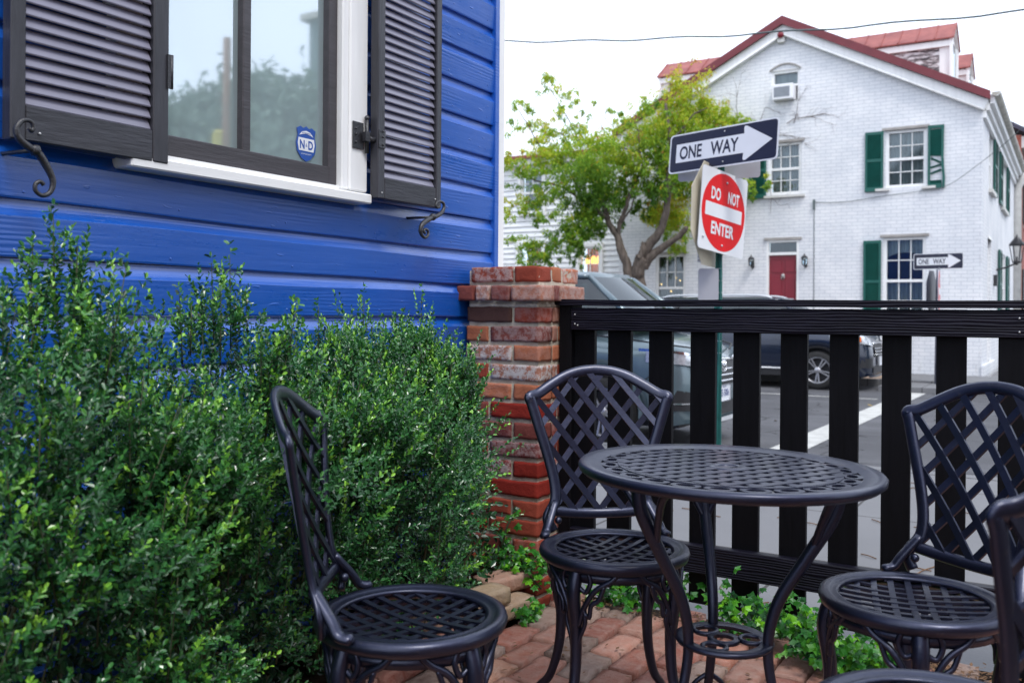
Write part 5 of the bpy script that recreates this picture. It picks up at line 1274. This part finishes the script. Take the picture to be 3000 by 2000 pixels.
limb([tp(1030, 600, -.3), tp(900, 560, 0), tp(810, 530, .1), tp(760, 420, .2), tp(740, 370, .2)], .022, .007); limb([tp(900, 480, 0), tp(800, 380, 0), tp(720, 280, 0), tp(620, 170, 0)], .012, .004)
limb([tp(780, 330, 0), tp(785, 240, 0), tp(775, 140, 0)], .008, .003); limb([tp(1100, 640, -.4), tp(1060, 700, -.3), tp(960, 820, -.2)], .02, .02)
limb([tp(1240, 560, -.5), tp(1330, 420, -.6), tp(1400, 330, -.7), tp(1500, 280, -.8)], .03, .01); limb([tp(1225, 850, -.5), tp(1330, 760, -.6), tp(1480, 700, -.8)], .03, .01)
limb([tp(1020, 1340, -.25), tp(1040, 1290, -.3), tp(1050, 1230, -.3)], .085, .05)
tk = g.build('trunk', M_BARK); world_child(tk, tt)
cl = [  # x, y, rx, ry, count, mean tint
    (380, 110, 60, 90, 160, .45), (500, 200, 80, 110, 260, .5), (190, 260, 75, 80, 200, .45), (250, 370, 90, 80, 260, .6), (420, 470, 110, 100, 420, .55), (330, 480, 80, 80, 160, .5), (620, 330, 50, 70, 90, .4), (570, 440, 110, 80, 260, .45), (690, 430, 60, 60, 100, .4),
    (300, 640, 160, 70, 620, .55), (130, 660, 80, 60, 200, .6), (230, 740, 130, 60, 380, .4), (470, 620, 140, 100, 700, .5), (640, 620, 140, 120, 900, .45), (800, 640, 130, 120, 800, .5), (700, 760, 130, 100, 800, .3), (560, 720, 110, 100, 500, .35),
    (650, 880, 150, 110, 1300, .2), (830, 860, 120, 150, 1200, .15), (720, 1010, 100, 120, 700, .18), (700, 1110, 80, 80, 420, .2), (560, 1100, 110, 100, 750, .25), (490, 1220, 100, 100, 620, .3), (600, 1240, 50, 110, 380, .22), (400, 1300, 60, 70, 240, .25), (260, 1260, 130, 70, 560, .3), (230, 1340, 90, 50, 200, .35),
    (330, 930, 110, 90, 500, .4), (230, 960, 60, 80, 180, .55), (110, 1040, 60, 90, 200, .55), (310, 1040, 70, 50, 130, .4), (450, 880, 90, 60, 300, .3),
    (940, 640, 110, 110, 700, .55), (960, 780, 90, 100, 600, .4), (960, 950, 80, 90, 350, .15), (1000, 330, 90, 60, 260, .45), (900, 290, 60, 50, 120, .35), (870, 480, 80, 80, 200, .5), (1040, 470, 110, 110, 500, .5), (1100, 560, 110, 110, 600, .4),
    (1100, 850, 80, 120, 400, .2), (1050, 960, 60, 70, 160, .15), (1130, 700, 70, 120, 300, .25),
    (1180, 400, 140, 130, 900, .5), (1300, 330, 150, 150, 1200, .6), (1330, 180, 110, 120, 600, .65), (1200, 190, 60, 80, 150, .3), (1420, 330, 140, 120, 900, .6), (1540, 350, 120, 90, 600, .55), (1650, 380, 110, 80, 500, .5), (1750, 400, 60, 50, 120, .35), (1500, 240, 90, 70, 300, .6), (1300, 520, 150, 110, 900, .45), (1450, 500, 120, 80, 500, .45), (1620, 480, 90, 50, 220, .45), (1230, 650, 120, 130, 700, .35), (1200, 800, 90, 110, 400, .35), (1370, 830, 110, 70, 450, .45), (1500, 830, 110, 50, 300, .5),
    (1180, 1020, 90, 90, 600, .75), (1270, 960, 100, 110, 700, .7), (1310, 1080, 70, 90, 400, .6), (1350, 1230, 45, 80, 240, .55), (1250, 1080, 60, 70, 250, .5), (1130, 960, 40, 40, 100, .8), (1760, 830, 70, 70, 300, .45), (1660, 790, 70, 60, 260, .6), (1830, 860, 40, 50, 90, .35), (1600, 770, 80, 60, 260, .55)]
VP, VD, VN, VS, VT = [], [], [], [], []
rs = np.random.default_rng(99)
for (x, y, rx, ry, n, ti) in cl:
    c = tp(x, y); n = int(n*1.75)
    dep = rs.normal(-.15*(x > 1000), .45)
    # sub-clumps so the outline breaks up
    m_ = max(4, n//32); sc_ = rs.normal(0, .66, (m_, 3)); w_ = rs.integers(0, m_, n)
    off = sc_[w_]+rs.normal(0, .15, (n, 3)); sx_, sy_ = rx/2.411/FP*TD, ry/2.411/FP*TD
    pos = np.array(c)[None, :]+np.outer(off[:, 0]*sx_, np.array(rt))+np.outer(off[:, 1]*max(sx_, .3)*.9+dep, np.array(fw))+np.outer(off[:, 2]*sy_, [0, 0, 1])
    d = unit(np.stack([rs.normal(0, .6, n), rs.normal(0, .6, n), -.75+rs.normal(0, .35, n)], 1)); nn_ = unit(np.stack([rs.normal(0, .6, n), rs.normal(-.3, .6, n), .8+rs.normal(0, .4, n)], 1))
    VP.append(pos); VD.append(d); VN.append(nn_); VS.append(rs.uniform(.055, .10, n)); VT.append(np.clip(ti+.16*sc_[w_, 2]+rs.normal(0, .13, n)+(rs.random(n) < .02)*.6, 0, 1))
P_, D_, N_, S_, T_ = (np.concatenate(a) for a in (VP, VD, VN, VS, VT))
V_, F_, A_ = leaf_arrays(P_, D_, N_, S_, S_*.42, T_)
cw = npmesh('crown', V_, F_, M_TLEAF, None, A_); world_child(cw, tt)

# trees across the side street: seen as reflections in the window
def simple_tree(loc, h, r_, label, seed, n=9000):
    rs = np.random.default_rng(seed); root = thing('street_tree', label, 'tree', loc)
    g = MB(); g.tube(smooth_path([(0, 0, -.2), (.05, 0, h*.3), (0, .1, h*.55), (.1, 0, h*.85)], 4), [.2*(1-i/16) for i in range(13)], 8)
    for k in range(7):
        a = k*.9; g.tube(smooth_path([(0, 0, h*(.3+.05*k)), (math.cos(a)*r_*.4, math.sin(a)*r_*.4, h*(.42+.05*k)), (math.cos(a)*r_*.8, math.sin(a)*r_*.8, h*(.5+.06*k))], 3), [.06-.008*i for i in range(7)], 6)
    g.build('trunk', M_BARK, root)
    cs = unit(rs.normal(0, 1, (26, 3)))*(rs.random((26, 1))**.5)*np.array([r_, r_, h*.33]); w_ = rs.integers(0, 26, n)
    pos = cs[w_]+rs.normal(0, r_*.17, (n, 3))+np.array([0, 0, h*.64]); d = unit(rs.normal(0, 1, (n, 3))); V_, F_, A_ = leaf_arrays(pos, d, unit(rs.normal(0, 1, (n, 3))), rs.uniform(.16, .30, n), rs.uniform(.09, .17, n), rs.random(n))
    npmesh('crown', V_, F_, M_DKLEAF, root, A_)
simple_tree((13.2, 16.2, -.2), 7.9, 2.3, 'tall tree beyond the right of the view, mirrored in the blue house window', 31, 22000)
simple_tree((16.9, 16.6, -.2), 6.6, 2.2, 'lower tree mirrored at the left of the window glass', 32, 18000)
eb_ = thing('brick_house', 'dark red brick house to the right of the patio, out of view except in reflections', 'house', (10, -2, 0))  # unseen neighbour, added to darken reflections and cut side light
world_child(MB().bb(6.5, 14, -9, 2.6, -.3, 6.2).build('wall', M_RBRICK), eb_)
world_child(MB().bb(6.3, 14.2, -9.2, 2.8, 6.2, 6.5).build('roof', M_GUT), eb_)
for (a, b) in ((-5.5, -4.4), (-2.4, -1.3), (.2, 1.3)):
    for c_ in (1.0, 3.8): world_child(MB().bb(6.46, 6.5, a, b, c_, c_+1.5).build('window', M_SASH), eb_)
up = thing('utility_pole', 'brown wooden utility pole with yellow box mirrored in the blue house window', 'utility pole', (12.0, 14.0, -.2))
g = MB(); g.tube([(.12, .06, 0), (0, 0, 7.25)], .085, 10); g.build('pole', M_WOOD, up)
g = MB(); g.box((.30, .1, 5.0), (.55, .35, .45), rz=.6, bev=.05); g.box((.30, .1, 4.6), (.62, .42, .18), rz=.6, bev=.03); g.build('yellow_box', M_YEL, up)
gb = thing('corner_building', 'grey-green board clad building mirrored beside the badge in the blue house window', 'building', (12.8, 22, -.2))
world_child(MB().bb(9.6, 16.3, 21.0, 27, -.3, 10).build('wall', simple('grey_green_cladding', (.12, .18, .18), .7, .25, 3, .3, 20, stretch=(6, 6, .1))), gb)
world_child(MB().bb(9.4, 16.5, 20.8, 27.2, 10, 10.2).build('roof', M_GUT), gb)

# overhead wire
g = MB(); P = []
for i in range(61):
    t = i/60; x = -9+12*t; xl = (x+6.29)/5.86; z = 4.52+(3.95-4.52)*xl-.08*(1-(2*xl-1)**2)*1.0; P.append((x, 10+.004*math.cos(i*2), z+.012*math.sin(i*1.05)))
g.tube(P, .010, 6); tag(g.build('overhead_cable', M_CABLE), 'grey overhead cable crossing the pale sky', 'cable')

# ================================================================== CARS
def half_section(w, zb, zt, zs):
    """half cross-section from sill to centre line of the bonnet/roofless body"""
    return [(w*.93, zb), (w*.985, zb+(zs-zb)*.22), (w, zb+(zs-zb)*.55), (w*.985, zb+(zs-zb)*.82), (w*.955, zs), (w*.86, zs+(zt-zs)*.55), (w*.62, zs+(zt-zs)*.88), (w*.32, zt), (0, zt+.004)]
def make_suv(label, paint, front, ground, kind):
    root = thing('parked_car', label, 'car', (front[0], front[1], ground), 0, 'cars parked on the street')
    Lc = 4.5; xw = (-.86, -3.50)
    if kind == 'grey': st = [(0.0, .42, .62, .68, .60), (-.03, .62, .66, .80, .76), (-.09, .74, .70, .93, .90), (-.20, .82, .76, .99, .95), (-.38, .87, .84, 1.04, .98), (-.62, .90, .90, 1.08, 1.0), (-.86, .905, .94, 1.11, 1.02), (-1.12, .91, .96, 1.14, 1.04)]
    else: st = [(0.0, .45, .62, .70, .62), (-.03, .64, .66, .82, .78), (-.09, .76, .72, .94, .90), (-.20, .83, .80, 1.02, .96), (-.38, .88, .88, 1.07, 1.0), (-.62, .90, .92, 1.10, 1.02), (-.86, .91, .95, 1.13, 1.03), (-1.12, .915, .97, 1.15, 1.05)]
    tail = [(-1.5, .915, 1.0, 1.16), (-2.2, .92, 1.02, 1.16), (-3.0, .92, 1.05, 1.17), (-3.5, .915, 1.06, 1.18), (-4.0, .90, 1.08, 1.18), (-4.3, .84, 1.05, 1.15), (-4.45, .76, .9, 1.02), (-4.5, .70, .72, .80)]
    X = []; 
    for a in st: X.append((a[0], a[1], a[4]*.97 if False else a[2]+.0, a[3]))
    ST = [(a[0], a[1], a[4]-.09, a[3]) for a in st]+[(a[0], a[1], a[2]-.02, a[3]) for a in tail]
    xs_ = [s_[0] for s_ in ST][::-1]
    f_ = lambda x, i: float(np.interp(x, xs_, [s_[i] for s_ in ST][::-1]))
    stations = sorted(set([s_[0] for s_ in ST]+[xw[0]+.40*math.cos(i*math.pi/14) for i in range(15)]+[xw[1]+.40*math.cos(i*math.pi/14) for i in range(15)]), reverse=True)
    vs = []; fs = []; Rr = []
    for x in stations:
        zb = .26 if x > -.15 else .24
        for c_ in xw:
            if abs(x-c_) < .401: zb = max(zb, .34+math.sqrt(max(0, .16-(x-c_)**2)))
        w, zs, zt = f_(x, 1), f_(x, 2), f_(x, 3); zs = max(zs, zb+.12); hs = half_section(w, zb, max(zt, zs+.01), zs)
        ring = [(x, y, z) for y, z in hs]+[(x, -y, z) for y, z in hs[:-1][::-1]]; Rr.append(len(vs)); vs += ring
    m_ = len(ring)
    for a, b in zip(Rr[:-1], Rr[1:]):
        for k in range(m_-1): fs.append((a+k, a+k+1, b+k+1, b+k))
    fs.append(tuple(range(Rr[0], Rr[0]+m_))); fs.append(tuple(range(Rr[-1], Rr[-1]+m_)))
    g = MB(); g.add(vs, fs, 0, True); body = g.build('body', paint, root)
    me = body.data
    # underside and wheel wells
    MB().bb(-4.35, -.15, -.72, .72, .22, .86).build('underbody', M_PLASTIC, root)
    # greenhouse
    zb_, zt_ = (1.12, 1.675) if kind == 'grey' else (1.06, 1.62)
    base_o = [(-1.00, .66), (-1.10, .76), (-1.7, .84), (-2.6, .86), (-3.6, .85), (-4.1, .80), (-4.35, .68)]
    top_o = [(-1.62, .52), (-1.74, .58), (-2.1, .63), (-2.8, .65), (-3.5, .64), (-3.9, .60), (-4.05, .52)]
    if kind == 'grey': base_o = [(x+.42*max(0, 1+(x+1)/2.5), y) for x, y in base_o]; top_o = [(x+.45*max(0, 1+(x+1.6)/2.2), y) for x, y in top_o]
    def ringp(o, z, dz=0): return [(x, y, z) for x, y in o]+[(x, -y, z) for x, y in o[::-1]]
    b0 = ringp(base_o, zb_); t0_ = [(x, y, zt_-.05-(.0 if i not in (0, 13) else 0)) for i, (x, y, z) in enumerate(ringp(top_o, zt_))]
    t1_ = [(x*.985-.03, y*.86, zt_) for x, y, z in t0_]; n_ = 14
    md = [((a[0]+b[0])/2+.03*(1 if i in (0, 13) else 0), (a[1]+b[1])/2*1.03, (a[2]+b[2])/2) for i, (a, b) in enumerate(zip(b0, t0_))]
    g = MB(); vs = b0+md+t0_
    fsg = [(k+r_*n_, (k+1) % n_+r_*n_, (k+1) % n_+(r_+1)*n_, k+(r_+1)*n_) for r_ in range(2) for k in range(n_) if k != 13]
    g.add(vs, fsg, 0, True); g.build('side_window', M_CARGL, root)
    g = MB(); ws = [b0[13], b0[0], md[0], t0_[0], t0_[13], md[13]]
    cf = lambda a, b, t, o=0: tuple(Vector(a).lerp(Vector(b), t)+Vector((o*4*t*(1-t), 0, 0)))
    rows = [[cf(p, q, t/6, .14) for t in range(7)] for p, q in ((b0[13], b0[0]), (md[13], md[0]), (t0_[13], t0_[0]))]
    vv = [p for r_ in rows for p in r_]; g.add(vv, [(r_*7+k, r_*7+k+1, (r_+1)*7+k+1, (r_+1)*7+k) for r_ in range(2) for k in range(6)], 0, True); g.build('windshield', M_CARGL, root)
    g = MB(); g.add(t0_+t1_+[(-2.8, 0, zt_+.035)], [(k, (k+1) % n_, (k+1) % n_+n_, k+n_) for k in range(n_)]+[(k+n_, (k+1) % n_+n_, 2*n_) for k in range(n_)], 0, True); g.build('roof', paint, root)
    g = MB()
    for sg in (1, -1):
        c_ = lambda i: i if sg > 0 else 13-i
        g.tube([b0[c_(0)], md[c_(0)], t0_[c_(0)]], [.045, .035, .03], 6); g.tube(smooth_path([t0_[c_(i)] for i in range(7)], 2), .028, 6)
        g.tube([b0[c_(6)], md[c_(6)], t0_[c_(6)]], .05, 6); g.tube([b0[c_(i)] for i in range(7)], .018, 6)
    g.build('pillar_trim', paint, root)
    g = MB()
    for sg in (1, -1):
        c_ = lambda i: i if sg > 0 else 13-i
        for i in (3, 4): g.tube([b0[c_(i)], md[c_(i)], t0_[c_(i)]], .035, 4)
    g.build('window_post', M_PLASTIC, root)
    for sg in (1, -1):
        g = MB(); g.tube(smooth_path([(-1.75, sg*.56, zt_-.01), (-2.0, sg*.585, zt_+.045), (-2.8, sg*.60, zt_+.05), (-3.6, sg*.585, zt_+.045), (-3.9, sg*.56, zt_)], 3), .017, 6); g.build('roof_rail', M_RAIL if kind == 'navy' else M_PLASTIC, root)
        g = MB(); g.sphere((-1.42, sg*1.0, 1.14), .10, 8); g.tube([(-1.40, sg*.86, 1.08), (-1.42, sg*1.0, 1.12)], .03, 6); g.build('wing_mirror', paint, root)
    # door seams and sills
    g = MB()
    for sg in (1, -1):
        for x in (-1.28, -2.25, -3.1): g.tube([(x, sg*(f_(x, 1)*1.003), z) for z in (.35, .6, .8)]+[(x, sg*f_(x, 1)*.98, 1.0)], .006, 4)
        g.bb(-3.05, -1.32, sg*.895-.03, sg*.895+.03, .23, .34)
    g.build('door_trim', M_PLASTIC, root)
    for sg in (1, -1): MB().tube([(-1.36, sg*.935, .36), (-3.0, sg*.935, .36)], .014, 6).build('sill_strip', M_RAIL if kind == 'navy' else M_PLASTIC, root)
    # wheels
    for xx in xw:
        for sg in (1, -1):
            T = Matrix.Translation((xx, sg*.80, .34)) @ Matrix.Rotation(R(-90*sg), 4, 'X')
            g = MB(); g.lathe([(.235, -.10), (.30, -.105), (.335, -.08), (.34, 0), (.335, .08), (.30, .105), (.235, .10)], 32, T); wl = g.build('wheel', M_TYRE, root)
            g = MB(); g.lathe([(.238, -.09), (.238, .085), (.225, .095), (.215, .085), (.205, .03)], 32, T); g.lathe([(.001, .075), (.05, .075), (.06, .05)], 16, T)
            for k in range(10):
                a = 2*math.pi*k/10+(.12 if k % 2 else -.12); g.tube([T @ Vector((math.cos(a)*.05, math.sin(a)*.05, .06)), T @ Vector((math.cos(a+(.05 if k % 2 else -.05))*.218, math.sin(a+(.05 if k % 2 else -.05))*.218, .08))], [.018, .022], 4, flat=.6)
            q = g.build('rim', M_RIM); q.parent = wl
            g = MB(); g.lathe([(.001, .0), (.2, .0)], 20, T); q = g.build('brake_disc', M_PLASTIC); q.parent = wl
            g = MB(); n = 18; vs = []; fs = []
            for i in range(n+1):
                a = -.10+(math.pi+.20)*i/n
                for r_, yy in ((.395, .915), (.435, .925), (.435, .90)): vs.append((xx+math.cos(a)*r_, sg*yy, .34+math.sin(a)*r_))
            for i in range(n):
                for k in range(2): fs.append((3*i+k, 3*i+k+1, 3*i+k+4, 3*i+k+3))
            g.add(vs, fs); g.build('arch_trim', M_PLASTIC if kind == 'navy' else paint, root)
    # nose: point on the front shell by (y, z)
    def nx_(y, z, out=.006):
        y = abs(y); wtab = [(s_[0], s_[1]) for s_ in ST[:8]]
        x = float(np.interp(y, [t[1]*.97 for t in wtab], [t[0] for t in wtab])); 
        x2 = 0
        for s_ in ST[:8]:
            pass
        xz = float(np.interp(z, [.68, .80, .93, .99, 1.04, 1.08], [0, -.03, -.09, -.20, -.38, -.62]))
        return min(x*.85, xz)+out
    def patch(name, mat, ya, yb, zfa, zfb, ny=8, nz_=3, out=.012, parent=root):
        vs = []; fs = []
        for i in range(ny+1):
            t = i/ny; y = ya+(yb-ya)*t; z0_, z1_ = zfa(t), zfb(t)
            for j in range(nz_+1): z = z0_+(z1_-z0_)*j/nz_; vs.append((nx_(y, z, out), y, z))
        for i in range(ny):
            for j in range(nz_): k = i*(nz_+1)+j; fs.append((k, k+nz_+1, k+nz_+2, k+1))
        g = MB(); g.add(vs, fs, 0, True); return g.build(name, mat, parent)
    if kind == 'grey':
        for sg in (1, -1):
            g = MB(); g.tube([(-.02, sg*.30, .915), (-.10, sg*.62, .955), (-.28, sg*.80, .985), (-.7, sg*.875, 1.035), (-1.0, sg*.885, 1.06)], .010, 4); g.tube([(-.33, sg*.865, .87), (-.36, sg*.90, .70), (-.46, sg*.905, .62)], .006, 4); g.build('bonnet_seam', M_PLASTIC, root)
    for sg in (1, -1):
        if kind == 'grey':
            hd = patch('headlight', M_LAMP, sg*.44, sg*.86, lambda t: .74+.08*t, lambda t: .82+.10*t, out=.014)
            q = patch('chrome_edge', M_CHROME, sg*.42, sg*.87, lambda t: .82+.10*t, lambda t: .84+.105*t, out=.018); q.parent = hd
            q = patch('lamp_shadow', M_PLASTIC, sg*.46, sg*.62, lambda t: .752+.02*t, lambda t: .80+.02*t, out=.018); q.parent = hd
            patch('fog_recess', M_PLASTIC, sg*.55, sg*.84, lambda t: .38, lambda t: .52+.06*t, out=.012)
            MB().tube([(nx_(sg*y, .45, .02), sg*y, .445) for y in (.56, .66, .76, .82)], .008, 4).build('fog_strip', M_CHROME, root)
        else:
            hd = patch('headlight', M_LAMP, sg*.48, sg*.88, lambda t: .76+.07*t, lambda t: .90+.08*t, out=.014)
            q = patch('turn_lens', M_ORANGE, sg*.80, sg*.86, lambda t: .85+.02*t, lambda t: .93+.03*t, out=.02); q.parent = hd
            patch('fog_recess', M_PLASTIC, sg*.52, sg*.82, lambda t: .40, lambda t: .56, out=.012)
    patch('grille', M_PLASTIC, -.40, .40, lambda t: .58, lambda t: .82, ny=10, out=.012)
    for z in (.62, .675, .73): MB().tube([(nx_(y, z, .022), y, z) for y in (-.38, -.25, -.1, 0, .1, .25, .38)], .011, 6).build('grille_bar', M_CHROME, root)
    MB().tube([(nx_(y, .83, .022), y, .83-.03*abs(y)) for y in (-.42, -.25, -.1, 0, .1, .25, .42)], .02, 6).build('grille_bar', M_CHROME, root)
    # badge: an H in a rounded frame on the grey car, a plain disc on the other
    if kind == 'grey':
        TB = Matrix.Translation((.03, 0, .765)) @ Matrix.Rotation(R(90), 4, 'Z')
        g = MB(); P = [TB @ Vector((x, 0, z)) for x, z in rrect(.12, .10, .03, 3)]; g.tube(P, .007, 6, closed=True); g.tube([TB @ Vector((-.03, 0, .04)), TB @ Vector((-.022, 0, -.04))], .008, 6); g.tube([TB @ Vector((.03, 0, .04)), TB @ Vector((.022, 0, -.04))], .008, 6); g.tube([TB @ Vector((-.025, 0, 0)), TB @ Vector((.025, 0, 0))], .007, 6)
        g.build('emblem', M_CHROME, root)
    patch('lower_intake', M_PLASTIC, -.50, .50, lambda t: .30, lambda t: .42, ny=10, out=.014)
    patch('bumper_lip', M_RAIL if kind == 'grey' else paint, -.72, .72, lambda t: .235, lambda t: .275, ny=14, nz_=1, out=.04)
    TP = Matrix.Translation((.035, 0, .505)) @ Matrix.Rotation(R(90), 4, 'Z')
    g = MB(); g.prism(rrect(.305, .152, .01), 0, .004, TP); pl_ = g.build('licence_plate', M_PLATE, root)
    if kind == 'grey':
        q = text_mb('TE-5006', .25, .07, TP, .002, .01).build('plate_text', M_PBLUE); q.parent = pl_; q = text_mb('VIRGINIA', .12, .018, TP @ Matrix.Translation((0, 0, .058)), .002).build('plate_text', M_PBLUE); q.parent = pl_
    g = MB(); fr_ = [TP @ Vector((x, -.004, z)) for x, z in rrect(.315, .162, .01, 2)]; g.tube(fr_, .006, 4, closed=True); q = g.build('plate_frame', M_CHROME); q.parent = pl_
    # rear lamps
    for sg in (1, -1): MB().box((-4.36, sg*.80, .98), (.16, .14, .22), bev=.03).build('tail_light', M_SRED, root)
    return root
make_suv('silver-grey car parked beyond the fence with its nose toward the sign post', M_CSILV, (-2.92, 8.66), -.225, 'grey')
make_suv('dark navy car parked across the street in front of the white brick house', M_CNAVY, (-2.98, 17.42), -.285, 'navy')
